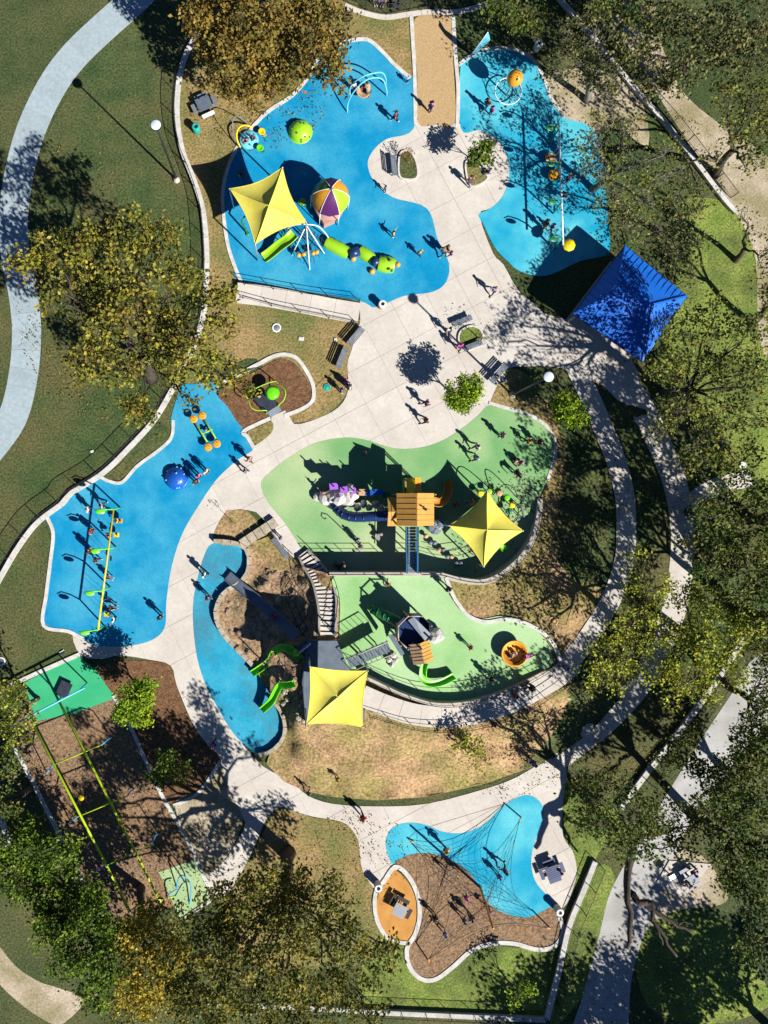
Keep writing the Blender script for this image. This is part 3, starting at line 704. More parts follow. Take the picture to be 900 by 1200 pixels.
def tree(label, base, blobs, z, pal, leaf=.30, dens=2.4, k=9, spread=.36, trunk=.38, bark='bark', limbs=11, group=None, name='tree', cat='tree', zbase=0.0, fork=.38, extra=(), flat=.6, shell=True):
    b0 = W(base[0], base[1], zbase)
    root = thing(name, b0, label, cat, group)
    if z > 4.5: leaf *= .98; k = int(k*(2.35 if group else 2.7)); dens *= 1.0; spread *= 1.05; limbs = limbs if group else max(3, int(limbs*.6))
    tb = MB(); cen = []
    zs = [z*(random.uniform(.70, 1.05) if z > 6 else 1) for _ in blobs]
    C = [(W(x, y, q), r/S*(H-q)/H) for (x, y, r), q in zip(blobs, zs)]
    mid = sum((c for c, r in C), Vector())/len(C)
    fk = b0.lerp(Vector((mid.x, mid.y, z)), fork); fk.z = zbase+(z-zbase)*(fork+.08)
    tr = bend(b0-Vector((0,0,.1)), fk, 4, trunk*.5)
    tb.tube(tr, [trunk*1.35, trunk*1.05, trunk*.95, trunk*.88, trunk*.8], 8)
    for c, r in C:
        tgt = c-Vector((0,0,r*.22)); d = (tgt-fk).length
        lr = min(trunk*.5, .045+.036*r+.006*d)
        lim = bend(fk, tgt, 5, .09*d, .04*d)
        tb.tube(lim, [lr*(1-.14*i) for i in range(6)], 6)
        n = max(4, int(dens*math.pi*r*r))
        pts = []
        for _ in range(n):
            while True:
                q = RNG.uniform(-1, 1, 3)
                m = np.linalg.norm(q)
                if m < 1 and (not shell or m > .35 or random.random() < .4): break
            q[2] *= flat
            pts.append((c.x+q[0]*r, c.y+q[1]*r, max(zbase+.3, c.z+q[2]*r)))
        cen += pts
        for i in range(limbs):
            e = Vector(pts[random.randrange(n)]); s = lim[random.choice((2,3,4,5))]
            sb = bend(s, e, 4, .12*(e-s).length)
            tb.tube(sb, [lr*.28, lr*.21, lr*.15, lr*.09, .010], 5, caps=False)
            for _ in range(2):
                e2 = Vector(pts[random.randrange(n)])
                if (e2-sb[2]).length < r*1.1: tb.tube(bend(sb[random.choice((2,3))], e2, 3, .1*(e2-sb[2]).length), [lr*.11, lr*.08, lr*.05, .008], 4, caps=False)
    for ex in extra:   # bare limbs listed as pixels with heights
        P = ([fk] if ex is extra[0] else [])+[W(x, y, zz) for x, y, zz in ex[1]]; P = [q+Vector((random.uniform(-.12,.12), random.uniform(-.12,.12), 0)) for q in spline(P, False, 3)]; nP = len(P)
        tb.tube(P, [ex[0]*(1-.62*i/(nP-1)) for i in range(nP)], 7)
    tb.build('trunk', M[bark], root)
    if k > 0:
        arr = np.array(cen); o = bpy.data.objects.new('crown', leaf_mesh('crown', arr-np.array(b0), pal, leaf, spread, k)); COL.objects.link(o); o.parent = root
    return root
tree('huge spreading olive tree on the left lawn overhanging the curving wall', (178,443),
 [(150,262,22),(105,290,28),(62,300,30),(30,312,20),(145,305,32),(190,275,25),(205,318,28),(100,345,34),(55,345,18),(155,360,36),(205,365,30),(240,345,24),(258,380,20),(120,395,30),(95,430,24),(140,430,28),(185,410,28),(230,410,26),(255,435,26),(160,470,18),(165,492,15),(208,440,16),(215,470,12),(268,350,14),(285,448,15)],
 12.5, 'olive', .33, 2.3, 8, .34, .55, limbs=7)
tree('broad orange brown autumn tree at the top by the blue pad', (318,108),
 [(300,20,38),(350,20,38),(390,30,24),(275,50,32),(325,60,36),(370,65,28),(265,95,22),(300,105,22),(335,95,20),(390,75,16),(395,95,12),(240,20,30),(255,60,22)],
 9.0, 'autumn', .34, 2.8, 9, .36, .5, limbs=7)
tree('large yellowing tree with a stout trunk at the bottom centre', (338,1000),
 [(310,1035,28),(345,1045,30),(280,1055,30),(250,1065,28),(392,1035,15),(395,1060,18),(360,1085,36),(300,1095,38),(245,1105,34),(405,1105,30),(440,1130,26),(330,1140,40),(270,1150,38),(390,1150,36),(215,1150,34),(430,1175,28),(300,1185,34),(355,1190,34),(240,1190,34),(460,1110,14),(215,1075,18)],
 13.0, 'gold', .31, 2.3, 9, .34, .6, limbs=7)
tree('golden tree leaning over the zipline end in the lower left', (165,1040), [(175,1075,24),(160,1105,28),(195,1110,28),(165,1145,30),(190,1170,30),(150,1180,28)], 8.0, 'amber', .31, 2.6, 9, .33, .35)
tree('bushy green tree in the lower left corner', (85,1010), [(30,985,30),(70,1000,26),(25,1025,34),(65,1040,34),(100,1060,30),(95,1100,34),(55,1085,24),(125,1100,24),(120,1130,26),(75,1125,20),(110,1165,20)], 8.5, 'green', .30, 2.9, 11, .34, .4)
tree('dark green tree at the left edge behind the zipline bed', (35,925), [(8,895,16),(6,940,20),(28,965,14)], 7.5, 'dark', .28, 2.6, 9, .32, .3)
tree('small olive brown tree at the left edge beside the emerald landing pad', (45,818), [(25,805,16),(20,835,24),(5,860,22),(28,860,14),(3,815,20)], 4.5, 'ygreen', .25, 3.2, 10, .28, .2)
tree('round bright green young tree in the mulch beside the emerald pad', (172,812), [(158,818,21),(148,835,15),(172,808,14),(165,835,16)], 4.0, 'lime', .24, 8, 22, .24, .12, name='young_tree', shell=False)
tree('dark green young tree in the shaded mulch bed', (207,893), [(196,903,21),(185,910,14),(210,905,14),(200,888,13)], 4.0, 'green', .24, 5, 12, .24, .12, name='young_tree')
tree('round yellow green young tree on the open plaza', (536,466), [(543,460,20),(535,468,12),(553,452,12),(545,475,9)], 3.6, 'lime', .23, 10, 24, .22, .11, name='young_tree', shell=False)
tree('round yellow green young tree in the shade beside the inner ring path', (656,486), [(668,482,20),(660,474,12),(676,490,13)], 3.6, 'lime', .23, 10, 24, .22, .11, name='young_tree', shell=False)
tree('leafy green sapling in the planter beside the pale blue pad', (561,192), [(563,180,12),(568,172,8),(555,186,8),(572,190,7)], 3.2, 'green', .26, 9, 18, .22, .07, name='sapling')
tree('russet shrub in the small planter beside the bench', (476,190), [(477,184,8),(480,178,6)], 1.4, 'russet', .16, 8, 8, .16, .05, name='shrub', cat='shrub')
tree('nearly bare shrub on the round lawn planter', (560,396), [(566,390,12),(572,398,9)], 2.2, 'dull', .14, 6, 3, .2, .06, name='shrub', cat='shrub')
tree('bare sapling on the lawn island left of the hill', (273,612), [(268,608,7)], 1.8, 'dull', .12, 8, 2, .15, .04, name='sapling')
tree('tawny tree on the dry slope above the south path', (543,868), [(550,878,17),(540,868,12),(562,888,11)], 4.0, 'ygreen', .25, 4.5, 10, .25, .15, zbase=1.2)
tree('fresh green sapling near the bottom wall', (602,1158), [(610,1165,14),(604,1176,10),(618,1158,9)], 3.0, 'lime', .24, 5, 8, .24, .08, name='sapling')
# the wood on the right
G = 'trees of the wood on the right'
tree('thin olive tree at the top right of the pale blue pad', (688,118), [(665,50,28),(700,40,30),(725,70,28),(690,85,26),(715,105,20),(650,80,20)], 8.5, 'dull', .27, 2.0, 7, .34, .3, 'bark_pale', 10, G)
tree('grey half bare tree spreading over the swing set', (694,222), [(700,160,26),(735,150,24),(745,190,30),(705,200,28),(720,235,30),(760,235,28),(735,265,22),(780,180,20)], 7.5, 'moss', .24, 1.6, 6, .34, .3, 'bark_pale', 16, G)
tree('dark dense tree in the top right corner', (780,100), [(780,15,30),(820,40,36),(870,20,40),(860,70,34),(800,80,28),(895,60,30),(745,60,22),(765,95,20)], 10, 'dull', .29, 2.4, 9, .36, .4, 'bark', 10, G)
tree('pale green tree at the right edge over the gravel road', (838,205), [(880,110,28),(865,150,22),(895,150,26),(885,185,18),(850,110,20)], 8.5, 'moss', .28, 2.2, 8, .34, .35, 'bark', 9, G)
tree('thin tree with crossing twigs above the blue pavilion', (765,268), [(770,275,20),(800,262,24),(790,300,20),(825,285,18),(740,262,18),(815,320,16)], 6.5, 'dull', .24, 1.5, 6, .34, .22, 'bark', 10, G)
tree('small tree with bare crooked limbs at the right edge', (862,305), [(880,270,16),(895,300,18),(870,250,12)], 6.0, 'moss', .24, 1.4, 5, .3, .25, 'bark', 10, G)
tree('wide brownish oak behind the blue pavilion', (776,462), [(800,385,26),(840,375,28),(880,390,28),(780,430,26),(820,430,30),(865,440,32),(795,480,26),(840,490,32),(885,490,28),(815,535,26),(865,540,28),(775,505,16),(905,440,28)], 11.5, 'moss', .28, 2.3, 7, .34, .45, 'bark', 9, G)
tree('dark oak in the middle of the wood beside the outer path', (808,600), [(850,590,28),(885,575,28),(840,630,30),(880,635,32),(860,675,28),(895,690,28),(825,665,22),(825,605,22),(805,640,16),(905,610,28)], 12, 'dark', .29, 2.3, 8, .34, .42, 'bark', 9, G)
tree('yellow green tree between the two ring paths', (728,728), [(745,660,16),(750,700,26),(735,735,28),(770,740,24),(715,765,26),(750,775,28),(700,790,20),(770,690,18),(725,800,20)], 9.0, 'ygreen', .26, 1.9, 8, .34, .35, 'bark', 10, G)
tree('bright yellow green tree spreading beyond the outer path', (790,735), [(805,700,26),(840,720,28),(800,755,28),(840,765,30),(820,800,26),(785,790,20),(870,740,26),(865,790,18),(790,815,14)], 10.5, 'ygreen', .27, 2.4, 9, .34, .38, 'bark', 9, G)
tree('dark leafy tree with long bare limbs reaching down in the lower right', (728,985), [(690,930,26),(720,920,26),(700,965,26),(740,960,30),(770,950,26),(680,955,18),(760,985,26),(795,965,26),(725,990,22),(800,995,20),(830,960,24)], 10, 'dark', .28, 2.3, 8, .34, .42, 'bark', 8, G,
  extra=[(.42, [(737,1015,4.5),(735,1045,5.5),(739,1080,6.0),(735,1112,6.3)]),(.34, [(738,1046,5.3),(749,1058,5.9),(757,1056,5.8),(758,1060,5.8),(773,1072,6.2),(795,1084,6.4),(813,1092,6.5)]),(.24, [(758,1057,5.8),(766,1064,6.0),(764,1078,6.1),(771,1087,6.3),(778,1098,6.4),(793,1122,6.5)]),(.15, [(764,1078,6.1),(772,1092,6.3),(776,1106,6.2)]),(.10, [(795,1084,6.4),(803,1080,6.6),(812,1084,6.7)])])
tree('deep green tree filling the lower right edge', (812,955), [(820,900,18),(850,910,30),(885,900,30),(840,945,26),(875,950,34),(860,995,30),(895,1000,30),(880,1040,28),(850,1035,16),(895,1075,24),(885,1110,20),(870,870,22)], 11.5, 'dark', .29, 2.6, 9, .34, .42, 'bark', 8, G)
tree('tall dark tree at the right edge above the gravel road', (850,800), [(895,830,26),(885,860,26),(905,800,30),(910,870,30)], 9.0, 'dark', .29, 2.4, 8, .34, .35, 'bark', 8, G)
tree('olive tree whose crown cuts the right edge by the lush lawn', (880,380), [(905,330,26),(915,370,30),(920,300,26)], 8.0, 'moss', .28, 2.0, 8, .34, .3, 'bark', 8, G)
tree('shady tree at the bottom edge south of the gravel road', (835,1285), [(880,1340,60),(940,1350,60),(900,1400,60),(960,1400,60),(850,1380,50)], 10, 'dark', .42, 1.6, 9, .45, .5, 'bark', 6, G)
tree('second shady tree south of the gravel road', (735,1265), [(770,1350,50),(800,1380,50),(780,1420,40),(740,1380,40)], 9, 'dark', .42, 1.6, 9, .45, .5, 'bark', 6, G)
tree('shady tree beyond the right edge beside the lush lawn', (930,1245), [(1000,1300,60),(1040,1350,60),(1060,1300,50)], 10, 'dark', .42, 1.6, 9, .45, .5, 'bark', 6, G)
tree('shady tree beyond the top edge', (690,10), [(620,-60,50),(680,-70,50),(730,-50,50),(760,-90,50)], 10, 'dark', .42, 1.6, 9, .45, .4, 'bark', 6, G)
tree('full green tree at the right edge by the upper end of the diagonal wall', (845,700), [(880,735,28),(905,700,30),(900,760,28),(860,705,20),(910,650,28)], 10, 'moss', .29, 2.4, 9, .34, .35, 'bark', 8, G)
tree('shady tree beyond the right edge level with the round tower', (868,725), [(960,690,50),(950,740,45),(985,720,50),(965,640,45)], 11, 'dark', .40, 1.8, 9, .42, .45, 'bark', 6, G)
tree('shady tree beyond the right edge level with the upper green sail', (880,610), [(955,590,45),(960,540,45),(985,620,45)], 11, 'dark', .40, 1.8, 9, .42, .45, 'bark', 6, G)
tree('shady tree beyond the right edge level with the net climber', (905,960), [(965,980,42),(975,1040,45),(960,920,40),(1000,1000,40)], 12, 'dark', .40, 1.8, 9, .42, .45, 'bark', 6, G)
tree('twiggy tree between the gravel road and the blue pavilion', (800,185), [(800,200,22),(825,230,20),(795,235,18),(840,185,16),(770,205,18)], 7, 'moss', .26, 1.7, 7, .34, .25, 'bark_pale', 10, G)
tree('dark tree over the gravel road at the top right', (720,45), [(755,10,26),(725,-5,26),(700,5,22),(770,40,20)], 9, 'dark', .28, 2.2, 8, .34, .3, 'bark', 8, G)
tree('low dark tree added to the shadow at the top edge behind the feather banner', (590,18), [(600,12,20),(575,8,18),(625,20,18),(610,35,14)], 5.5, 'dark', .26, 2.6, 9, .3, .22, 'bark', 6, G)  # added dark foliage, standing in for what is mostly tree shadow
tree('dark tree added for shade in the strip between the outer path and the diagonal wall', (770,860), [(800,880,20),(780,895,18),(815,860,16)], 7, 'dark', .27, 2.2, 8, .32, .25, 'bark', 8, G)  # added to deepen the shade on the paths; only shadow lies here
# fallen leaves
def litter(areas, n):
    c = []
    for (x, y, r, m) in areas:
        for _ in range(m):
            a = random.random()*6.283; q = r*math.sqrt(random.random()); px, py = x+q*math.cos(a), y+q*math.sin(a)
            z = Zat(px, py)
            c.append(W(px, py, z+.03))
    return c
c = litter([(620,640,90,500),(690,560,60,300),(760,560,60,300),(600,860,80,400),(750,850,70,300),(230,1090,130,900),(130,380,110,900),(300,90,90,700),(420,1010,60,200),(80,230,60,200),(760,330,60,250),(800,480,80,300),(160,940,90,250),(700,1150,60,200),(60,930,60,250),(760,200,80,300)], 0)
o = bpy.data.objects.new('fallen_leaves', leaf_mesh('fallen_leaves', np.array([tuple(v) for v in c]), 'autumn', .16, .25, 2)); COL.objects.link(o); o['kind'] = 'stuff'
vs = o.data
# ------------------------------------------------------------------ play equipment builders
def curve3(pts, n=8):
    P = [W(*p) for p in pts]; out = []; m = len(P)
    for i in range(m-1):
        a, b, c, d = P[max(i-1,0)], P[i], P[i+1], P[min(i+2, m-1)]
        for k in range(n):
            t = k/n; out.append(0.5*((2*b)+(c-a)*t+(2*a-5*b+4*c-d)*t*t+(3*b-a-3*c+d)*t*t*t))
    out.append(P[-1]); return out
def sail(label, corners, peak, sag=.13, mast=False):
    C = [W(*c) for c in corners]; P = W(*peak); n = 10
    cen = sum(C, Vector())/4
    root = thing('shade_sail', (P.x, P.y, Zat(peak[0], peak[1])), label, 'shade sail')
    for i in range(4):
        mb = MB(); a, b = C[i], C[(i+1) % 4]; vs = []
        for u in range(n+1):
            s = u/n; e = a.lerp(b, s); e = e.lerp(cen, sag*4*s*(1-s)); e.z -= .12*4*s*(1-s)
            for v in range(n+1):
                t = v/n; q = e.lerp(P, t); q.z -= .28*math.sin(math.pi*t)*(1-.3*abs(2*s-1)); vs.append(q)
        fs = [(u*(n+1)+v, (u+1)*(n+1)+v, (u+1)*(n+1)+v+1, u*(n+1)+v+1) for u in range(n) for v in range(n)]
        mb.add(vs, fs, True); mb.build('canopy_panel', M['yellow'], root)
        if True:
            sm = MB(); sm.tube([a.lerp(P, t/10)+Vector((0,0,.025-.28*math.sin(math.pi*t/10)*.7)) for t in range(11)], .022, 4); sm.build('seam', M['yellow'], root)
    hm = MB()
    for i in range(4):
        a, b = C[i], C[(i+1) % 4]; pts = []
        for u in range(13):
            s = u/12; e = a.lerp(b, s); e = e.lerp(cen, sag*4*s*(1-s)); e.z -= .12*4*s*(1-s)+.01; pts.append(e)
        hm.tube(pts, .035, 5)
    hm.build('hem_cable', M['yellow'], root)
    for c, cp in zip(C, corners):
        zb = Zat(350+(cp[0]-350)*.93, 588+(cp[1]-588)*.93) if not mast else PZ-1.2
        MB().tube([(c.x, c.y, zb-.1), (c.x, c.y, c.z+.05)], .075, 8).build('post', M['steel'], root)
    return root
def slide(label, pts, width, material, side=.22, name='slide', ladder=True, n=8):
    P = curve3(pts, n); root = thing(name, (P[-1].x, P[-1].y, Zat(*pts[-1][:2])), label, 'slide')
    mb = MB(); m = len(P); pr = [(-.5,1),(-.44,.25),(-.25,0),(.25,0),(.44,.25),(.5,1)]; vs = []
    for i, p in enumerate(P):
        t = P[min(i+1, m-1)]-P[max(i-1,0)]; t.z = 0; t.normalize(); s = Vector((-t.y, t.x, 0))
        for u, h in pr: vs.append(p+s*u*width+Vector((0,0,h*side)))
        for u, h in reversed(pr): vs.append(p+s*u*width*1.08+Vector((0,0,h*side-.05)))
    k = len(pr)*2
    mb.add(vs, [(i*k+j, i*k+(j+1) % k, (i+1)*k+(j+1) % k, (i+1)*k+j) for i in range(m-1) for j in range(k)]+[tuple(range(k-1,-1,-1)), tuple((m-1)*k+j for j in range(k))], True)
    mb.build('chute', material, root)
    rm = MB()
    for sg in (-1, 1):
        q = []
        for i, p in enumerate(P):
            t = P[min(i+1, m-1)]-P[max(i-1,0)]; t.z = 0; t.normalize(); q.append(p+Vector((-t.y, t.x, 0))*sg*width*.52+Vector((0,0,side)))
        rm = MB().tube(q, .045, 6); rm.build('side_rim', material, root)
    sp = MB(); c = P[m//3]; zb = Zat(*pts[0][:2])
    if c.z-zb > .5: sp.tube([(c.x, c.y, zb), (c.x, c.y, c.z)], .05, 6).build('support', M['steel'], root)
    return root
def tube_slide(label, pts, r, material, seg=9, n=6):
    P = curve3(pts, n); root = thing('tube_slide', (P[-1].x, P[-1].y, Zat(*pts[-1][:2])), label, 'slide')
    m = len(P)-1
    for k in range(seg):
        a, b = int(m*k/seg), int(m*(k+1)/seg)
        if b <= a: continue
        q = P[a:b+1]; MB().tube(q, r, 10, caps=False).build('tube_section', material, root)
        MB().tube([q[-1]-(q[-1]-q[-2]).normalized()*.06, q[-1]], r*1.1, 10, caps=True).build('flange', material, root)
    sp = P[m//2]; MB().tube([(sp.x, sp.y, Zat(*pts[1][:2])), (sp.x, sp.y, sp.z-r*.8)], .05, 6).build('support', M['steel'], root)
    return root
def gable(root, c, lx, ly, z0, z1, rz, ma, mb_=None, over=.0, name='roof_panel', axis='y'):
    """two sloping panels, ridge along local y"""
    m = Matrix.Rotation(rz, 3, 'Z'); c = Vector((c[0], c[1], 0))
    for sg, mt in ((-1, ma), (1, mb_ or ma)):
        A = [Vector((sg*lx/2, -ly/2, z0)), Vector((sg*lx/2, ly/2, z0)), Vector((sg*.01, ly/2, z1)), Vector((sg*.01, -ly/2, z1))]
        vs = [m @ v+c for v in A]; vs += [v-Vector((0,0,.07)) for v in vs]
        fs = [(0,1,2,3), (7,6,5,4), (0,4,5,1), (1,5,6,2), (2,6,7,3), (3,7,4,0)]
        if sg < 0: fs = [tuple(reversed(f)) for f in fs]
        o = MB().add(vs, fs).build(name, mt, root)
        bt = MB()
        for k in range(1, 6):
            y = -ly/2+ly*k/6; bt.bar(m @ Vector((sg*lx/2, y, z0+.02))+c, m @ Vector((sg*.03, y, z1+.02))+c, .03, .03)
        bt.build('batten', mt, o)
def posts(root, pts, z0, z1, r=.06, material=None, name='post'):
    for p in pts: MB().tube([(p[0], p[1], z0), (p[0], p[1], z1)], r, 7).build(name, material or M['steel'], root)

sail('four pointed yellow shade sail over the blue pad at the top', [(269,221,4.5),(331,196,4.5),(359,260,4.5),(299,286,4.5)], (315,241,6.0))
sail('four pointed yellow shade sail over the upper green surface', [(571,575,3.2),(613,622,3.2),(567,664,3.2),(526,616,3.2)], (571,621,4.9), .12)
sail('square yellow shade sail above the hilltop platform', [(363,781,7.2),(431,786,7.5),(425,852,7.2),(359,849,7.5)], (396,817,7.75), .07, True)

# ---- top blue pad
# six panelled dome playhouse
c = W(387,217,0); c = Vector(((387-350)*(H-4.6)/H*1/S+(350-450)/S, c.y, 0)); c = W(388,222,4.4); c.z = .05
pl = thing('dome_playhouse', c, 'small playhouse under a six panelled dome roof in purple orange and lime', 'playhouse')
pr = [(.05,4.55),(.6,4.35),(1.1,4.0),(1.5,3.5),(1.72,3.05),(1.82,2.7)]
for k, mt in enumerate(['lime', 'orange', 'plum', 'dkgreen', 'orange', 'plum']):
    MB().lathe((c.x, c.y, 0), pr, 2, R(59), R(-62+60*k)).build('roof_panel', M[mt], pl)
    MB().tube([(c.x+r*math.cos(R(-62+60*k))*1.01, c.y+r*math.sin(R(-62+60*k))*1.01, z+.02) for r, z in pr], .03, 5).build('rib', M['white'], pl)
    a = R(-62+60*k); MB().tube([(c.x+1.8*math.cos(a), c.y+1.8*math.sin(a), .05), (c.x+1.8*math.cos(a), c.y+1.8*math.sin(a), 2.7)], .05, 6).build('post', M['white'], pl)
MB().lathe((c.x, c.y, 0), [(0,1.15),(1.7,1.15),(1.7,1.0),(0,1.0)], 6).build('deck', M['pink_deck'], pl)
MB().ball((c.x, c.y, 4.6), .14).build('finial', M['navy'], pl)
q = W(385,258,.6); MB().box((q.x, q.y, .55), (1.3,.7,1.0), R(25)).build('entry_step', M['pink_deck'], pl)
for a in (30, 90, 150): MB().box((c.x+1.5*math.cos(R(a)), c.y+1.5*math.sin(R(a)), 1.55), (.08,1.3,.8), R(a)).build('side_panel', M['lime'], pl)
# lime dome and blue dome
def dome(label, px, r, material, spot, name='climbing_dome', seed=1):
    c = W(px[0], px[1], 0); root = thing(name, (c.x, c.y, .05), label, 'climbing dome'); rnd = random.Random(seed)
    pf = [(r*math.cos(R(t)), .05+r*.8*math.sin(R(t))) for t in (0,15,30,45,60,75,89)]
    MB().lathe((c.x, c.y, 0), pf, 20).build('shell', M[material], root)
    for k in range(10):
        a, t = rnd.uniform(0, 6.28), R(rnd.uniform(15, 70)); p = Vector((c.x+r*math.cos(t)*math.cos(a), c.y+r*math.cos(t)*math.sin(a), .05+r*.8*math.sin(t)))
        MB().ball(p, r*.09, 7, 5).build('hand_grip', M[spot], root)
    MB().lathe((c.x, c.y, 0), [(r*1.06,.05),(r*1.06,.13),(r*.98,.16)], 20).build('base_ring', M[material], root)
dome('lime green climbing dome on the top blue pad', (352,155), 1.12, 'lime', 'dkgreen')
dome('glossy blue climbing dome on the lower left blue pad', (207,560), 1.12, 'royal', 'cyan', seed=4)
# twin arch climber
root = thing('arch_climber', W(428,112,.05), 'pale blue double arch with a hanging round seat', 'arch')
A1 = [(407,132,.05),(408,120,1.0),(415,107,2.2),(427,95,2.9),(439,91,2.9),(449,94,2.2),(453,106,.9),(453,112,.05)]
A2 = [(410,112,.3),(411,101,1.6),(421,92,2.7),(433,87,3.0),(447,85,2.4),(452,92,1.2),(452,99,.05)]
for A in (A1, A2): MB().tube(curve3(A, 5), .07, 8).build('arch', M['cyan'], root)
q = W(426,106,.8); MB().lathe((q.x, q.y, .62), [(0,0),(.6,.02),(.72,.14),(.66,.16),(.55,.08),(0,.06)], 16).build('round_seat', M['tan'], root)
rp = MB()
for k in range(4):
    a = k*1.57; rp.tube([(q.x+.68*math.cos(a), q.y+.68*math.sin(a), .75), W(424,95,2.8)], .015, 4)
rp.build('chains', M['rope'], root)
# yellow railed spinner
c = W(292,165,0)
root = thing('spinner', (c.x, c.y, .05), 'small spinner with a curved yellow rail at the edge of the blue pad', 'spinner')
MB().lathe((c.x, c.y, 0), [(0,.28),(.9,.28),(.95,.2),(.9,.12),(0,.1)], 18).build('turntable', M['cyan'], root)
MB().tube([(c.x+1.15*math.cos(R(t)), c.y+1.15*math.sin(R(t)), .35+.7*math.sin(R((t-75)/150*180))) for t in range(75, 226, 10)], .08, 7).build('rail', M['yellow_b'], root)
MB().tube([(c.x+1.15*math.cos(R(t))-.3, c.y+1.15*math.sin(R(t))+.3, .1+2.3*math.sin(R((t-75)/150*180))) for t in range(75, 226, 10)], .05, 6).build('hoop', M['grey'], root)
MB().tube([(c.x, c.y, .1), (c.x, c.y, .9)], .06, 7).build('hub', M['steel'], root)
def flower_seat(label, px, ma, mb_):
    c = W(px[0], px[1], 0); root = thing('flower_seat', (c.x, c.y, .05), label, 'play seat')
    MB().tube([(c.x, c.y, .05), (c.x, c.y, .45)], .06, 7).build('stem', M['lime'], root)
    MB().lathe((c.x, c.y, .45), [(0,.05),(.25,.08),(.36,.2),(.3,.22),(.2,.14),(0,.12)], 12).build('seat', M[ma], root)
    MB().box((c.x+.3, c.y-.2, .3), (.3,.16,.06), .6).build('footrest', M[mb_], root)
flower_seat('yellow bucket seat on a stem beside the yellow railed spinner', (307,158), 'yellow_b', 'orange')
flower_seat('lime bucket seat on a stem south of the yellow railed spinner', (305,177), 'lime_b', 'dkgreen')
flower_seat('lime and dark green spinning seat at the corner of the top sail', (354,240), 'lime', 'dkgreen')
flower_seat('lime seat on a stem under the upper green sail', (588,642), 'lime_b', 'lime')
flower_seat('yellow seat on a stem near the round tower', (504,727), 'yellow_b', 'yellow_b')
root = thing('climbing_post', W(285,266,.05), 'dark green zigzag post on the blue pad beside the top sail', 'climbing post')
MB().tube([W(290,274,.05), W(283,259,1.4), W(287,253,1.6)], .09, 6).build('bar', M['dkgreen'], root)
MB().lathe(W(290,274,.05), [(.22,0),(.22,.06),(0,.08)], 8).build('foot', M['dkgreen'], root)
# space net with white hoops
root = thing('net_climber', W(360,290,.05), 'white hooped rope climber with orange balls on the top blue pad', 'rope climber')
MB().tube(curve3([(331,280,.05),(338,267,1.8),(350,263,2.9),(362,263,3.0),(374,266,2.6),(384,277,.8),(384,281,.05)], 5), .06, 7).build('hoop', M['white'], root)
ap = W(359,264,3.0)
for f in ((342,299),(380,297),(363,316)): MB().tube([ap, W(f[0], f[1], .05)], .06, 7).build('leg', M['white'], root)
rp = MB(); F = [W(331,280,.05), W(342,299,.05), W(363,316,.05), W(380,297,.05), W(384,281,.05)]
for i in range(4):
    for t in (.25,.45,.65,.8): rp.tube([F[i].lerp(ap, t), F[i+1].lerp(ap, t)], .025, 4)
    for t in (.33,.66): rp.tube([F[i].lerp(F[i+1], t)+Vector((0,0,.3)), ap], .025, 4)
rp.build('ropes', M['rope'], root)
for k, x in enumerate((350,356,367,371)):
    MB().ball(W(x, 299-k*1.2, .9), .24, 10, 6).build('grip_ball', M['orange'], root)
slide('wide lime slide running out from under the top sail', [(345,274,1.6),(338,281,1.5),(327,289,.9),(316,298,.35),(309,303,.2)], .95, M['lime'])
# caterpillar crawl tunnel
root = thing('crawl_tunnel', W(425,300,.05), 'lime segmented caterpillar crawl tunnel with orange feet', 'crawl tunnel')
for (a, b, r) in (((382,284),(409,298),.62),((421,294),(437,305),.58),((443,309),(462,312),.78)):
    A, B = W(a[0], a[1], 0), W(b[0], b[1], 0); d = (B-A); d.z = 0; L = d.length; d.normalize(); s = Vector((-d.y, d.x, 0)); mb = MB(); m = 8
    vs = []
    for i in range(m+1):
        rr = r*(.86+.14*math.sin(math.pi*i/m)+(.05 if i % 2 else 0))
        for j in range(9):
            t = R(-10+200*j/8); vs.append(A+d*L*i/m+s*rr*math.cos(t)+Vector((0,0,.15+rr*1.05*math.sin(t))))
    mb.add(vs, [(i*9+j, i*9+j+1, (i+1)*9+j+1, (i+1)*9+j) for i in range(m) for j in range(8)], True)
    mb.build('segment', M['lime'], root)
for p in ((414,303),(436,318)): MB().ball(W(p[0], p[1], .2), .3, 10, 6).build('foot', M['orange'], root)
MB().ball(W(466,310,.7), .28, 10, 6).build('nose', M['orange'], root)
for p in ((457,305),(459,317)): MB().ball(W(p[0], p[1], 1.0), .16, 8, 5).build('eye', M['dkgreen'], root)
for (a, b) in (((409,298),(421,294)),((437,305),(443,309))): MB().tube([W(a[0],a[1],.5), W(b[0],b[1],.5)], .45, 9).build('link', M['navy'], root)
# ---- pale blue pad, top right
c = W(593,112,0)
root = thing('spinning_net', (c.x, c.y, .05), 'spinning rope cone with an orange ball top and white ring', 'rope spinner')
MB().tube([(c.x+1.3*math.cos(R(t)), c.y+1.3*math.sin(R(t)), .75) for t in range(0,360,15)], .05, 6, closed=True).build('ring', M['white'], root)
MB().tube([(c.x, c.y, .05), (c.x, c.y, 2.6)], .08, 8).build('mast', M['steel'], root)
MB().ball((c.x, c.y, 2.85), .74, 18, 10).build('ball_top', M['orange'], root)
rp = MB()
for k in range(8):
    a = k*math.pi/4; rp.tube([(c.x+1.3*math.cos(a), c.y+1.3*math.sin(a), .75), (c.x+.3*math.cos(a), c.y+.3*math.sin(a), 2.4)], .022, 4)
for rr, z in ((1.0,1.25),(.7,1.75)): rp.tube([(c.x+rr*math.cos(R(t)), c.y+rr*math.sin(R(t)), z) for t in range(0,360,30)], .02, 4, closed=True)
rp.build('ropes', M['rope'], root)
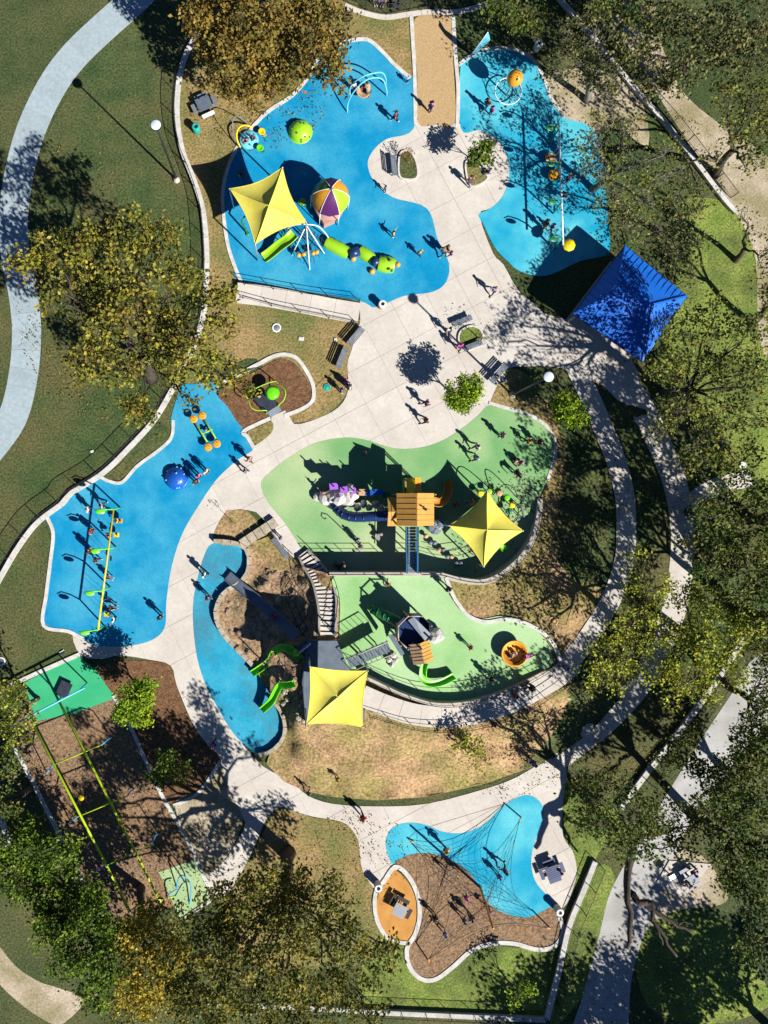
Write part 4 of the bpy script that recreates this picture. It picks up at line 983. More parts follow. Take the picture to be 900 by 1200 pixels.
def swing_set(label, a, b, z, feet, mbeam, mleg, swings, lean, pole='curved leg'):
    A, B = W(a[0], a[1], z), W(b[0], b[1], z); root = thing('swing_set', ((A.x+B.x)/2, (A.y+B.y)/2, .05), label, 'swing set')
    MB().tube([A, B], .085, 8).build('beam', M[mbeam], root)
    for f in feet:
        F = W(f[0], f[1], .05); t = (F-A).dot(B-A)/(B-A).length_squared; T = A.lerp(B, min(1, max(0, t)))
        T2 = T+Vector((lean*.4,0,.5)); tip = T2+Vector((lean*1.2,-.05,.15))
        P = [F, F.lerp(T, .5)+Vector((0,0,.1)), T, T2, T2.lerp(tip,.5)+Vector((0,0,.25)), tip]
        leg = MB().tube(P, [.085,.08,.075,.06,.05,.04], 7).build('leg', M[mleg], root)
        lf = MB(); u = Vector((.55,-.25,-.45)); lf.lathe((0,0,0), [(0,.05),(.38,.03),(.42,0),(0,-.03)], 10)
        lf.v = [(tip.x+u.x*.6+v[0]*1.0+.2, tip.y+u.y*.6+v[1]*.6, tip.z-.15+v[2]-v[0]*.3) for v in lf.v]
        lf.build('leaf_disc', M[mleg], leg)
    for (t, mt, kind_) in swings:
        p = A.lerp(B, t); d = (B-A).normalized(); sx = random.uniform(-.35,.35)
        s = Vector((p.x+sx, p.y, .6)); cm = MB()
        for o in (-.25, .25): cm.tube([p+d*o, s+d*o*.9], .016, 4)
        cm.build('chains', M['steel'], root)
        if kind_ == 'saucer': MB().lathe(s, [(0,-.05),(.5,-.03),(.58,.05),(.5,.07),(0,.02)], 14).build('saucer_seat', M[mt], root)
        elif kind_ == 'bucket':
            MB().box(s, (.5,.42,.1)).box(s+Vector((.24,0,.22)), (.08,.42,.45)).build('bucket_seat', M[mt], root)
        else: MB().box(s, (.18,.5,.05)).build('swing_seat', M[mt], root)
    return root
swing_set('long yellow beamed swing set with curved green legs on the lower left blue pad', (133,597), (115,738), 2.7, [(141,595),(136,641),(129,688),(122,733)], 'yellow_b', 'lime_b',
 [(.10,'orange','bucket'),(.22,'yellow_b','bucket'),(.42,'black','belt'),(.58,'black','belt'),(.78,'black','belt'),(.90,'yellow_b','bucket')], -1.0)
swing_set('pale beamed swing set with green legs on the shaded pale blue pad', (655,145), (660,287), 2.7, [(643,168),(646,208),(648,250),(650,292)], 'lamp', 'dkgreen',
 [(.2,'tan','saucer'),(.34,'orange','saucer'),(.62,'black','belt'),(.8,'black','belt')], -1.0)
c = W(667,287,2.4)
root = thing('parasol', (c.x, c.y, .05), 'small bright yellow parasol at the end of the pale beamed swing set', 'parasol')
MB().lathe((c.x, c.y, 0), [(.02,2.62),(.3,2.55),(.6,2.38),(.62,2.34),(.3,2.48),(.02,2.55)], 8).build('canopy', M['yellow_b'], root)
MB().tube([(c.x, c.y, .05), (c.x, c.y, 2.5)], .04, 6).build('pole', M['steel'], root)
# feather banner
root = thing('feather_banner', W(552,64,0), 'tall pale blue feather banner on the lawn beside the pale blue pad', 'banner')
pp = [W(552,64,.05), W(556,59,1.4), W(562,51,2.8), W(568,43,3.7), W(572,37,3.9)]
MB().tube(pp, .035, 6).build('pole', M['white'], root)
mb = MB(); vs = []
for i in range(13):
    t = i/12; k = min(3, int(t*4)); p = pp[k].lerp(pp[k+1], t*4-k); w = .75*math.sin(math.pi*min(1, t*.8+.12))
    vs += [p+Vector((.02,0,0)), p+Vector((w*.9, .25*math.sin(5*t)-.1, -.12))]
mb.add(vs, [(2*i, 2*i+2, 2*i+3, 2*i+1) for i in range(12)], True); mb.build('flag', M['cyan'], root)
# ---- lower left blue pad: four seat seesaw
root = thing('seesaw', W(241,505,.05), 'lime framed seesaw with four orange seats', 'seesaw')
q = W(241,504,.55)
for a, b in (((226,491),(246,523)), ((237,487),(256,519))):
    MB().tube([W(a[0],a[1],.62), W(b[0],b[1],.62)], .07, 7).build('beam', M['lime'], root)
MB().tube([W(236,509,.55), W(249,503,.55)], .07, 7).build('crossbar', M['lime'], root)
MB().tube([(q.x, q.y, .05), (q.x, q.y, .6)], .16, 8).build('pivot', M['grey'], root)
for p in ((227,491),(237,487),(244,524),(254,520)):
    c = W(p[0], p[1], .7); s = MB().lathe(c, [(0,.0),(.36,.02),(.4,.1),(.32,.14),(0,.08)], 14).build('seat', M['orange'], root)
    MB().tube([c+Vector((-.15,0,.1)), c+Vector((-.15,0,.45)), c+Vector((.15,0,.45)), c+Vector((.15,0,.1))], .03, 5).build('handle', M['lime'], s)
# climber in the mulch bed
root = thing('deck_climber', W(312,468,.06), 'lime framed climber with a dark deck and ramp in the mulch bed', 'climber')
D = [(296,467),(313,459),(327,474),(312,484)]
MB().prism([(W(x,y,1.2).x, W(x,y,1.2).y) for x, y in D][::-1], 1.1, 1.2).build('deck', M['dark'], root)
mb = MB(); r4 = [W(312,483,1.15), W(325,474,1.15), W(330,481,.1), W(318,489,.1)]
mb.add(r4+[v-Vector((0,0,.08)) for v in r4], [(3,2,1,0),(4,5,6,7),(0,1,5,4),(1,2,6,5),(2,3,7,6),(3,0,4,7)]).build('ramp', M['slate'], root)
MB().lathe(W(319,460,1.5), [(0,.12),(.4,.1),(.72,0),(.4,-.1),(0,-.12)], 14).build('lime_disc', M['lime_b'], root)
for pts in ([(291,468,.1),(288,463,1.4),(294,458,1.9),(311,450,1.9),(322,447,1.7),(326,450,.1)], [(326,450,1.4),(334,457,1.7),(333,468,1.6),(326,475,1.3),(326,478,.1)], [(291,468,1.6),(294,477,1.8),(301,481,1.7),(312,481,1.5),(312,484,.1)]):
    MB().tube(curve3(pts, 4), .055, 6).build('frame_tube', M['lime'], root)
posts(root, [W(x, y, 1.1) for x, y in D], .05, 1.1, .05, M['lime'])
# ---- zipline
root = thing('zipline', W(100,940,.05), 'twin lime beamed zipline with blue legged frames over the wood chip bed', 'zipline')
for a, b in (((35,841),(153,1069)), ((70,823),(188,1057))): MB().tube([W(*a, 3.0), W(*b, 3.0)], .11, 7).build('track_beam', M['zipyel'], root)
MB().tube([W(12,851,3.05), W(99,806,3.05)], .09, 7).build('start_crossbar', M['cyan'], root)
for f, h in (((24,846),(30,838)), ((62,826),(66,823)), ((92,810),(96,806))): MB().tube([W(f[0], f[1], 3.0), W(h[0]+6, h[1]-6, .05)], .07, 7).build('leg', M['skyblue'], root)
for (l, a, b, r) in (((54,906),(63,896),(119,873),(127,866)), ((82,964),(91,957),(149,933),(153,927)), ((113,1020),(127,1013),(177,990),(182,979)), ((150,1069),(160,1062),(205,1050),(213,1036))):
    MB().tube([W(a[0],a[1],2.9), W(b[0],b[1],2.9)], .06, 7).build('frame_bar', M['zipyel'], root)
    for t, f in ((a, l), (b, r)): MB().tube([W(t[0],t[1],2.9), W(f[0],f[1],2.2), W(f[0]+(4 if f is r else 0), f[1]-2,.05)], .06, 7).build('leg', M['skyblue'], root)
for p in ((95,935),(142,965)):
    q = W(p[0], p[1], 1.0); s = MB().lathe(q, [(0,.05),(.28,.03),(.3,-.02),(0,-.05)], 12).build('hanging_seat', M['yellow_b'], root)
    MB().tube([q, q+Vector((0,0,1.95))], .02, 4).build('chain', M['steel'], s)
root = thing('start_platform', W(75,808,.05), 'dark square start platform on the emerald landing pad', 'platform')
q = W(75,808,.4); MB().box((q.x, q.y, .38), (1.15,1.5,.1), R(-25)).build('deck', M['dark'], root)
for dx, dy in ((-.4,-.5),(.4,-.5),(.4,.5),(-.4,.5)): MB().tube([(q.x+dx, q.y+dy, .05), (q.x+dx, q.y+dy, .36)], .05, 6).build('leg', M['grey'], root)
root = thing('end_frame', W(225,1048,.05), 'blue tubular end frame on the green landing pad', 'frame')
for pts in ([(207,1040,.06),(209,1030,1.2),(214,1026,1.4),(224,1038,.9),(222,1060,.06)], [(196,1052,.06),(200,1046,.8),(208,1042,.8)]): MB().tube(curve3(pts, 4), .06, 6).build('tube', M['skyblue'], root)
# ---- net climber at the bottom
root = thing('rope_net_climber', W(563,1043,.05), 'large rope net climber hung from a leaning orange mast', 'rope net')
tb, tt = W(563,1040,.05), W(578,1088,6.6)
MB().tube([tb, tt], [.13,.10], 9).build('mast', M['orange'], root)
an = [((481,987),.3,(485,985)), ((609,961),1.2,(611,958)), ((502,1124),1.1,(503,1127)), ((641,1087),1.1,(645,1088))]
AN = []
for (p, z, f) in an:
    AN.append(W(p[0], p[1], z)); MB().tube([W(f[0], f[1], .03), W(p[0], p[1], z+.1)], .07, 7).build('anchor_post', M['orange'], root)
top = W(577,1083,6.0); mid = tb.lerp(tt, .45)
rp = MB(); rr = MB()
order = [0,1,3,2]
for k in range(4):
    a, b = AN[order[k]], AN[order[(k+1) % 4]]
    rp.tube(bend(a, b, 5, 0, -.25) if False else [a.lerp(b, t)*(1)+((mid-(a+b)/2)*(.45*math.sin(math.pi*t))) for t in [i/8 for i in range(9)]], .022, 5)
    edge = [a.lerp(b, t)+((mid-(a+b)/2)*(.45*math.sin(math.pi*t))) for t in [i/8 for i in range(9)]]
    for e in edge[::1]: rp.tube([e, e.lerp(mid, .5)-Vector((0,0,.25)), mid], .012, 4)
    for s in (.2,.38,.55,.7):
        rp.tube([e.lerp(mid, s)-Vector((0,0,.25*math.sin(math.pi*s))) for e in edge], .012, 4)
    for s in (.8,.9): rr.tube([e.lerp(mid, s)-Vector((0,0,.25*math.sin(math.pi*s))) for e in edge], .018, 4)
    for e in edge[::2]: rr.tube([e.lerp(mid, .72)-Vector((0,0,.15)), mid], .016, 4)
    rp.tube([AN[k], top], .016, 4)
rp.build('net', M['rope'], root); rr.build('red_net_centre', M['red'], root)
# ---- upper green surface: tower with roofs, rocks, tube, bridge
T = thing('play_tower', W(485,596,.06), 'wooden play tower with orange and brown roofs on the upper green surface', 'play tower')
q = W(484,597,2.0)
MB().box((q.x, q.y, 1.95), (3.6,3.0,.14)).build('deck', M['wood'], T)
posts(T, [(q.x+dx, q.y+dy) for dx in (-1.7,0,1.7) for dy in (-1.4,1.4)], .06, 4.3, .08, M['tan'])
for dy in (-1.4, 1.4): MB().box((q.x-.85, q.y+dy, 2.45), (1.6,.07,.9)).build('side_panel', M['tan'], T)
a, b = W(463,578,4.4), W(507,616,4.4)
gable(T, ((a.x+b.x)/2+.15, (a.y+b.y)/2), (b.x-a.x), (a.y-b.y), 4.3, 5.3, 0, M['orange_roof'])
a, b = W(455,578,3.7), W(481,616,3.7)
gable(T, ((a.x+b.x)/2-.05, (a.y+b.y)/2-.2), (a.y-b.y)-.3, (b.x-a.x), 3.5, 4.2, R(90), M['orange_roof'])
a = W(499,590,5.2); m_ = MB(); m_.tube([W(492,592,5.25), W(496,594,5.15), W(499,597,5.05)], .06, 5).ball(W(499,597,5.1), .15, 8, 5); m_.build('roof_emblem', M['dark'], T)
T2 = thing('small_tower', W(486,570,.06), 'small square tower with a yellow roof north of the play tower', 'play tower')
a, b = W(477,560,3.4), W(494,577,3.4)
gable(T2, ((a.x+b.x)/2, (a.y+b.y)/2), b.x-a.x, a.y-b.y, 3.2, 3.8, 0, M['yellow_b'], M['orange'])
posts(T2, [(a.x+.1, a.y-.1), (b.x-.1, a.y-.1), (a.x+.1, b.y+.1), (b.x-.1, b.y+.1)], .06, 3.25, .06, M['tan'])
MB().box(((a.x+b.x)/2, (a.y+b.y)/2, 1.5), (1.4,1.4,.12)).build('deck', M['wood'], T2)
MB().box((a.x-.1, (a.y+b.y)/2, 2.0), (.07,1.3,.9)).build('side_panel', M['lime'], T2)
slide('curved burnt orange slide on the east side of the play tower', [(507,587,2.0),(514,589,1.7),(520,586,1.2),(524,578,.7),(525,570,.4),(524,563,.3)], .75, M['brown_orange'], .3)
tube_slide('dark blue tube slide curling along the rock climbers', [(459,604,2.3),(440,605,2.1),(420,606,1.7),(406,604,1.3),(397,598,.9),(391,590,.55)], .48, M['navy'], 9)
br = thing('footbridge', W(482,643,.06), 'narrow dark footbridge with blue sides between the play tower and the wall', 'bridge')
a, b = W(482,617,1.95), W(482,671,2.0)
d = (b-a).normalized(); L = (b-a).length
pm = MB().box((0,0,0), (.86,.26,.06)).mesh('plank', M['slate'])
for k in range(15): part('plank', pm, br, a+d*(L*(k+.5)/15)-br.location)
for sx in (-.52, .52):
    s = Vector((sx,0,0)); MB().bar(a+s+Vector((0,0,.3)), b+s+Vector((0,0,.3)), .08, .75).build('side_panel', M['skyblue'], br)
    MB().tube([a+s+Vector((0,0,.9)), b+s+Vector((0,0,.9))], .04, 6).build('handrail', M['black'], br)
for t in (.3,.7):
    for sx in (-.45,.45): p = a.lerp(b, t)+Vector((sx,0,0)); MB().tube([(p.x, p.y, .06), (p.x, p.y, p.z)], .06, 6).build('post', M['steel'], br)
rk = thing('rock_climber', W(402,585,.06), 'pale sculpted rock climber with purple panels west of the play tower', 'rock climber')
for k, (x, y, z, r) in enumerate(((381,584,1.0,.7),(390,582,1.4,.8),(398,583,1.7,.8),(406,582,1.6,.8),(413,580,1.7,.75),(387,588,.7,.6),(400,588,.9,.7),(372,582,.5,.45),(410,573,2.4,.5))):
    c = W(x, y, z*.5); MB().rock((c.x, c.y, z*.55), r, k+3, 2, max(.9, z/r*.6)).build('rock', M['rock_white'], rk)
for (x, y, w_, h_) in ((391,570,.8,.6),(403,574,.7,.6),(414,575,.5,.7)):
    c = W(x, y, 2.3); MB().box((c.x, c.y, 2.2), (w_, .6, .7), .1).build('panel', M['violet'], rk)
    MB().tube([(c.x, c.y, .06), (c.x, c.y, 3.3)], .07, 6).build('post', M['purple'], rk)
pb = thing('panel_climber', W(432,578,.06), 'row of blue and brown climbing panels beside the play tower', 'climber')
for (x, y, w_, d_, mt, z) in ((424,577,.6,.6,'tan',2.4),(431,578,.45,.5,'royal',2.0),(441,577,1.2,.55,'royal',2.5),(452,580,.8,.6,'dkgreen',2.2)):
    c = W(x, y, z); MB().box((c.x, c.y, z-.2), (w_, d_, .8)).build('panel', M[mt], pb); MB().tube([(c.x-.2, c.y+.1, .06), (c.x-.2, c.y+.1, z+.8)], .06, 6).build('post', M['dark'], pb)
for k in range(6):
    c = W(412+k*7, 591+(k % 2)*4, 1.2); MB().rock((c.x, c.y, 1.1), .42, 60+k, 1, .7).build('stepping_rock', M['rock_white'], pb)
    MB().tube([(c.x, c.y, .06), (c.x, c.y, 1.0)], .09, 6).build('leg', M['tan'], pb)
hk = thing('hooked_post', W(421,640,.06), 'tall dark post with a curled hook on the upper green surface', 'post')
c = W(423,641,.06); t = c+Vector((0,0,3.0))
MB().tube([c, t, t+Vector((-.15,.1,.3)), t+Vector((-.5,.1,.45)), t+Vector((-.75,.0,.25)), t+Vector((-.65,-.1,0)), t+Vector((-.45,-.05,.05))], .05, 6).build('pole', M['grey'], hk)
MB().lathe(c, [(.25,0),(.25,.05),(0,.08)], 10).build('foot', M['grey'], hk)
# looping climber in the shade of the upper green sail
lp = thing('loop_climber', W(585,590,.06), 'black hooped climber with yellow and lime pods by the upper green sail', 'climber')
for pts in ([(557,585,.06),(553,573,1.2),(562,565,1.7),(572,568,1.5),(580,578,.06)], [(578,580,.06),(590,568,1.5),(602,572,1.6),(606,583,.06)], [(600,588,.06),(607,595,1.4),(606,608,1.4),(600,612,.06)]):
    MB().tube(curve3(pts, 5), .045, 6).build('hoop', M['black'], lp)
for (x, y, mt) in ((563,578,'yellow_b'),(573,576,'lime'),(594,583,'lime_b'),(552,588,'orange'),(600,592,'yellow_b'),(585,578,'tan'),(546,590,'slate'),(596,599,'dkgreen')):
    c = W(x, y, .7); s = MB().lathe(c, [(0,-.1),(.25,-.05),(.32,.05),(.2,.12),(0,.1)], 10).build('pod', M[mt], lp); MB().tube([(c.x, c.y, .06), (c.x, c.y, .65)], .05, 6).build('stem', M['steel'], s)
for (p, q_, lb) in (((545,572),(554,589),'short dark climbing rail north west of the upper green sail'),((611,593),(614,606),'pale tilted panel east of the upper green sail')):
    root = thing('climbing_rail', W(p[0], p[1], .06), lb, 'rail')
    MB().bar(W(p[0],p[1],.9), W(q_[0],q_[1],.9), .14, .3).build('bar', M['grey'], root)
    for e in (p, q_): c = W(e[0], e[1], .8); MB().tube([(c.x, c.y, .06), (c.x, c.y, .85)], .05, 6).build('post', M['black'], root)
mg = thing('grey_rock_heap', W(508,614,.06), 'heap of dark grey climbing rocks under the edge of the play tower', 'climbing rock')
for k in range(6):
    c = W(502+k*2.6, 610+(k*7 % 11), .4); MB().rock((c.x, c.y, .45+.1*(k % 3)), .5, 20+k, 2, .9).build('rock', M['slate'], mg)
bl = thing('balance_course', W(512,640,.06), 'dark balance course of stepping pods south of the play tower', 'balance course')
for k in range(9):
    x, y = 499+k*5, 628+k*4+(k % 2)*4; c = W(x, y, .3); MB().lathe((c.x, c.y, .06), [(.12,0),(.14,.3),(.24,.34),(.24,.4),(0,.42)], 9).build('pod', M['slate' if k % 3 else 'tan'], bl)
MB().tube([W(500,640,.5), W(520,646,.7), W(541,640,.5)], .03, 5).build('rope', M['rope'], bl)
# ---- lower green deck: octagonal tower, bridge, slides
o = W(483,738,LZ+1.7); CT_ = thing('octagon_tower', (o.x, o.y, LZ), 'dark eight sided lookout tower on the lower green surface', 'play tower')
R8 = 1.62
V8 = [Vector((o.x+R8*math.cos(R(22.5+45*k)), o.y+R8*math.sin(R(22.5+45*k)), 0)) for k in range(8)]
MB().prism([(v.x, v.y) for v in V8], LZ+1.5, LZ+1.62).build('floor', M['navy'], CT_)
for k in range(8):
    a, b = V8[k], V8[(k+1) % 8]
    MB().bar(a.lerp(b,.08)+Vector((0,0,LZ+2.05)), a.lerp(b,.92)+Vector((0,0,LZ+2.05)), .08, .8).build('wall_panel', M['dark'], CT_)
    MB().tube([a+Vector((0,0,LZ)), a+Vector((0,0,LZ+3.3))], .09, 7).build('post', M['tan' if k in (2,3,4) else 'grey'], CT_)
    if k in (1,2,3,4): MB().tube([a+Vector((0,0,LZ+3.2)), b+Vector((0,0,LZ+3.2))], .06, 6).build('top_rail', M['stone'], CT_)
mb = MB(); q4 = [W(478,727,LZ+3.0), W(485,723,LZ+3.1), W(505,743,LZ+2.6), W(498,751,LZ+2.5)]
mb.add(q4+[v-Vector((0,0,.1)) for v in q4], [(3,2,1,0),(4,5,6,7),(0,1,5,4),(1,2,6,5),(2,3,7,6),(3,0,4,7)]).build('sloping_roof_panel', M['slate'], CT_)
mb = MB(); q4 = [W(455,745,LZ+2.6), W(461,743,LZ+2.7), W(474,766,LZ+2.3), W(470,769,LZ+2.2)]
mb.add(q4+[v-Vector((0,0,.1)) for v in q4], [(3,2,1,0),(4,5,6,7),(0,1,5,4),(1,2,6,5),(2,3,7,6),(3,0,4,7)]).build('sloping_roof_panel', M['slate'], CT_)
q = W(494,765,LZ+2.5); gable(CT_, (q.x, q.y), 1.9, 1.9, LZ+2.3, LZ+2.9, R(14), M['tan'], M['orange_roof'])
posts(CT_, [(q.x+dx, q.y+dy) for dx in (-.75,.75) for dy in (-.75,.75)], LZ, LZ+2.35, .06, M['tan'])
MB().box((q.x, q.y, LZ+1.2), (1.6,1.6,.1), R(14)).build('deck', M['wood'], CT_)
c = W(511,745,LZ+.5); 
rb = thing('boulder', (c.x, c.y, LZ), 'pale rounded boulder at the east side of the lookout tower', 'boulder'); MB().rock((c.x, c.y, LZ+.5), .72, 5, 2, .8).rock((c.x-.4, c.y+.1, LZ+.35), .5, 9, 2, .8).build('rock', M['rock_white'], rb)
rb = thing('boulder', W(461,773,LZ), 'cluster of small pale rocks south of the dark bridge', 'boulder')
for k, (x, y) in enumerate(((461,768),(456,773),(459,779),(464,773))): c = W(x, y, LZ+.2); MB().rock((c.x, c.y, LZ+.25), .34, 40+k, 1, .8).build('rock', M['rock_white'], rb)
tube_slide('dark green tube slide in the shadow of the lookout tower', [(467,729,LZ+1.6),(458,724,LZ+1.4),(448,719,LZ+1.0),(437,713,LZ+.5)], .5, M['dkgreen'], 5)
slide('bright lime bent slide south of the lookout tower', [(497,777,LZ+1.3),(495,786,LZ+1.1),(496,795,LZ+.9),(505,800,LZ+.7),(518,798,LZ+.45),(532,791,LZ+.2)], .62, M['lime_b'], .3)
br = thing('footbridge', W(430,766,LZ), 'dark sloping bridge from the hilltop platform to the lookout tower', 'bridge')
a, b = W(408,777,PZ), W(456,757,LZ+1.6); d = (b-a).normalized(); s = Vector((-d.y, d.x, 0)).normalized(); L = (b-a).length; ang = math.atan2(d.y, d.x)
pm = MB().box((0,0,0), (.25,1.05,.06)).mesh('plank', M['slate'])
for k in range(15): part('plank', pm, br, a+d*(L*(k+.5)/15)-br.location, ang)
for sg in (-.6,.6):
    MB().tube([a+s*sg+Vector((0,0,.95)), b+s*sg+Vector((0,0,.95))], .05, 6).build('handrail', M['stone'], br)
    for k in range(9): p = a.lerp(b, k/8)+s*sg; MB().tube([p-Vector((0,0,.05)), p+Vector((0,0,.95))], .028, 5).build('baluster', M['black'], br)
for t in (.35,.75):
    for sg in (-.5,.5): p = a.lerp(b, t)+s*sg; MB().tube([(p.x, p.y, LZ), p], .07, 6).build('post', M['grey'], br)
# merry go round
c = W(600,764,LZ); mr = thing('merry_go_round', (c.x, c.y, LZ), 'round orange bowl merry go round on the lower green surface', 'merry go round')
MB().lathe(c, [(0,.25),(.75,.28),(1.0,.6),(1.2,.85),(1.26,.8),(1.1,.45),(.85,.1),(0,.08)], 24).build('bowl', M['orange'], mr)
MB().lathe(c, [(.74,.3),(.98,.62),(1.0,.58),(.76,.26)], 12, 2.4, 3.0).build('inner_bench', M['brown_orange'], mr)
MB().lathe(c, [(.74,.3),(.98,.62),(1.0,.58),(.76,.26)], 12, 1.2, -.8).build('inner_bench', M['brown_orange'], mr)
MB().tube([c, c+Vector((0,0,.9))], .07, 7).build('hub', M['white'], mr)
# ---- hill slides, boulders, logs
slide('long wide grey slide down the rocky hill to the blue strip', [(348,746,2.9),(336,734,2.4),(318,718,1.7),(300,702,1.1),(280,686,.65),(266,674,.35)], [1.1,.95][1], M['slate'], .16)
slide('lime wave slide down the hill, the upper of two', [(352,772,3.0),(345,764,2.9),(333,758,2.5),(322,763,1.8),(317,773,1.2),(307,781,.7),(295,789,.3)], .62, M['lime_b'], .3)
slide('lime wave slide down the hill, the lower of two', [(345,800,2.8),(337,802,2.5),(328,803,2.0),(323,811,1.4),(317,822,.8),(306,832,.3)], .62, M['lime_b'], .3)
rnd = random.Random(11)
def on_slide(x, y): return abs((x-266)*(746-674)-(y-674)*(348-266))/109 < 11
ZB = [('brown boulder half sunk in the slope between the grey slide and the stair', (300,358), (668,735), 22, lambda x, y: (x-266)*72-(y-674)*82 > 0 and not (y < 690 and x > 340)),
 ('brown boulder half sunk in the slope below the grey slide beside the blue strip', (266,330), (690,785), 30, lambda x, y: (x-266)*72-(y-674)*82 < 0),
 ('brown boulder between the two lime wave slides', (318,350), (775,800), 9, lambda x, y: True)]
for lab, xr, yr, cnt, ok in ZB:
    k = 0
    while k < cnt:
        x, y = rnd.uniform(*xr), rnd.uniform(*yr)
        if not inside((x, y), MOUNDP) or on_slide(x, y) or not ok(x, y): continue
        k += 1; z = hill_z(x, y); r = rnd.uniform(.14,.42); c = W(x, y, z)
        ob = MB().rock((c.x, c.y, z-.02), r, 100+k+cnt*7, 2, .5).build('boulder', M['boulder'], loc=(c.x, c.y, z)); tag(ob, lab, 'boulder', lab+' group' if False else 'boulders: '+lab.split('boulder ')[1])
for k in range(26):
    x, y = rnd.uniform(332,362), rnd.uniform(806,846); z = hill_z(x, y); c = W(x, y, z)
    ob = MB().rock((c.x, c.y, z+.03), rnd.uniform(.16,.32), 300+k, 1, .6).build('boulder', M['stone'], loc=(c.x, c.y, z))
    tag(ob, 'small pale stone in the bed below the lower lime wave slide', 'boulder', 'stones below the lower wave slide')
root = thing('stone_ledge', W(303,623,.06), 'long pale stone ledge between the lawn island and the hill', 'stone ledge')
for k in range(5):
    a, b = W(283+k*8.2, 638-k*5.4, .5), W(290.5+k*8.2, 633-k*5.4, .5); MB().bar((a.x, a.y, .25), (b.x, b.y, .25), .95, .45+random.uniform(-.03,.03)).build('stone', M['stone'], root)
# climbing slabs in the net area of the hill
root = thing('rope_ladder_net', W(345,690,.8), 'dark rope net laid over the slope between the slide and the stair', 'rope net')
mb = MB()
for k in range(7):
    mb.tube([W(338+k*4.6, 675+k*9, ZF(338+k*4.6, 675+k*9)+.2), W(330+k*4.0, 690+k*9, ZF(330+k*4, 690+k*9)+.2)], .03, 4)
for u in (0, .5, 1):
    mb.tube([W(338+k*4.6-u*(8+k*.6), 675+k*9+u*15, ZF(338+k*4.6-u*(8+k*.6), 675+k*9+u*15)+.2) for k in range(7)], .03, 4)
mb.build('net', M['rope'], root)
# hilltop panel
root = thing('lookout_panel', W(362,757,PZ), 'blue and lime lookout panel on the edge of the hilltop platform', 'panel')
a, b = W(350,763,PZ), W(364,751,PZ)
MB().bar(a+Vector((0,0,.6)), b+Vector((0,0,.6)), .12, 1.1).build('board', M['royal'], root); MB().tube([a+Vector((0,0,1.2)), b+Vector((0,0,1.2))], .06, 6).build('top_bar', M['steel'], root)
q = W(347,765,PZ); MB().lathe(q, [(.3,0),(.32,.3),(0,.35)], 10).build('drum', M['lime_b'], root)
# ------------------------------------------------------------------ pavilion
pc = [W(733,288,3.3), W(805,347,3.3), W(753,423,3.3), W(672,368,3.3)]
pv = thing('pavilion', ((pc[0].x+pc[2].x)/2, (pc[0].y+pc[2].y)/2, 0), 'square open pavilion with a ribbed deep blue metal roof', 'pavilion')
r1, r2 = W(765,357,4.9), W(722,342,4.9)
def roof_face(pts, nrib):
    A = [Vector(p) for p in pts]; mb = MB(); mb.add(A+[v-Vector((0,0,.08)) for v in A], [tuple(range(len(A))), tuple(range(2*len(A)-1, len(A)-1, -1))]+[(i, len(A)+i, len(A)+(i+1) % len(A), (i+1) % len(A)) for i in range(len(A))])
    f = mb.build('roof_panel', M['roofblue'], pv); rb = MB()
    e0, e1 = A[0], A[1]; tops = A[2:]
    for k in range(1, nrib):
        t = k/nrib; p = e0.lerp(e1, t)
        if len(tops) == 1: u = tops[0]; q = p.lerp(u, 0) ; dirv = u-(e0.lerp(e1, .5)); lim = 1-abs(2*t-1); q = p+dirv*lim
        else:
            tm = (tops[0]+tops[1])/2; dirv = tm-e0.lerp(e1, .5); 
            a = (tops[1]-e0).dot((e1-e0).normalized())/(e1-e0).length; b = (tops[0]-e0).dot((e1-e0).normalized())/(e1-e0).length
            lim = min(1, t/max(a, .01), (1-t)/max(1-b, .01)); q = p+dirv*lim
        rb.bar(p+Vector((0,0,.03)), q+Vector((0,0,.02)), .05, .035)
    rb.build('standing_seams', M['roofblue'], f)
    return f
roof_face([pc[1], pc[2], r1][::-1][1:]+[r1] if False else [pc[2], pc[1], r1], 13)
roof_face([pc[1], pc[0], r2, r1], 13)
roof_face([pc[0], pc[3], r2], 13)
roof_face([pc[3], pc[2], r1, r2], 13)
for k in range(4):
    a, b = pc[k], pc[(k+1) % 4]; MB().tube([a-Vector((0,0,.1)), b-Vector((0,0,.1))], .1, 6).build('gutter', M['navy'], pv)
    ctr = sum(pc, Vector())/4; p = pc[k].lerp(ctr, .12); MB().tube([(p.x, p.y, 0), (p.x, p.y, 3.25)], .12, 8).build('post', M['grey'], pv)
for (a, b) in ((r1, pc[1]), (r1, pc[2]), (r2, pc[0]), (r2, pc[3]), (r1, r2)): MB().bar(a+Vector((0,0,.06)), b+Vector((0,0,.06)), .16, .07).build('ridge_cap', M['roofblue'], pv)
fl = [(p.lerp(sum(pc, Vector())/4, .06)) for p in pc]
sl = MB().prism([(p.x, p.y) for p in reversed(fl)], 0, .045).build('pavilion_floor', M['concrete']); sl['kind'] = 'structure'
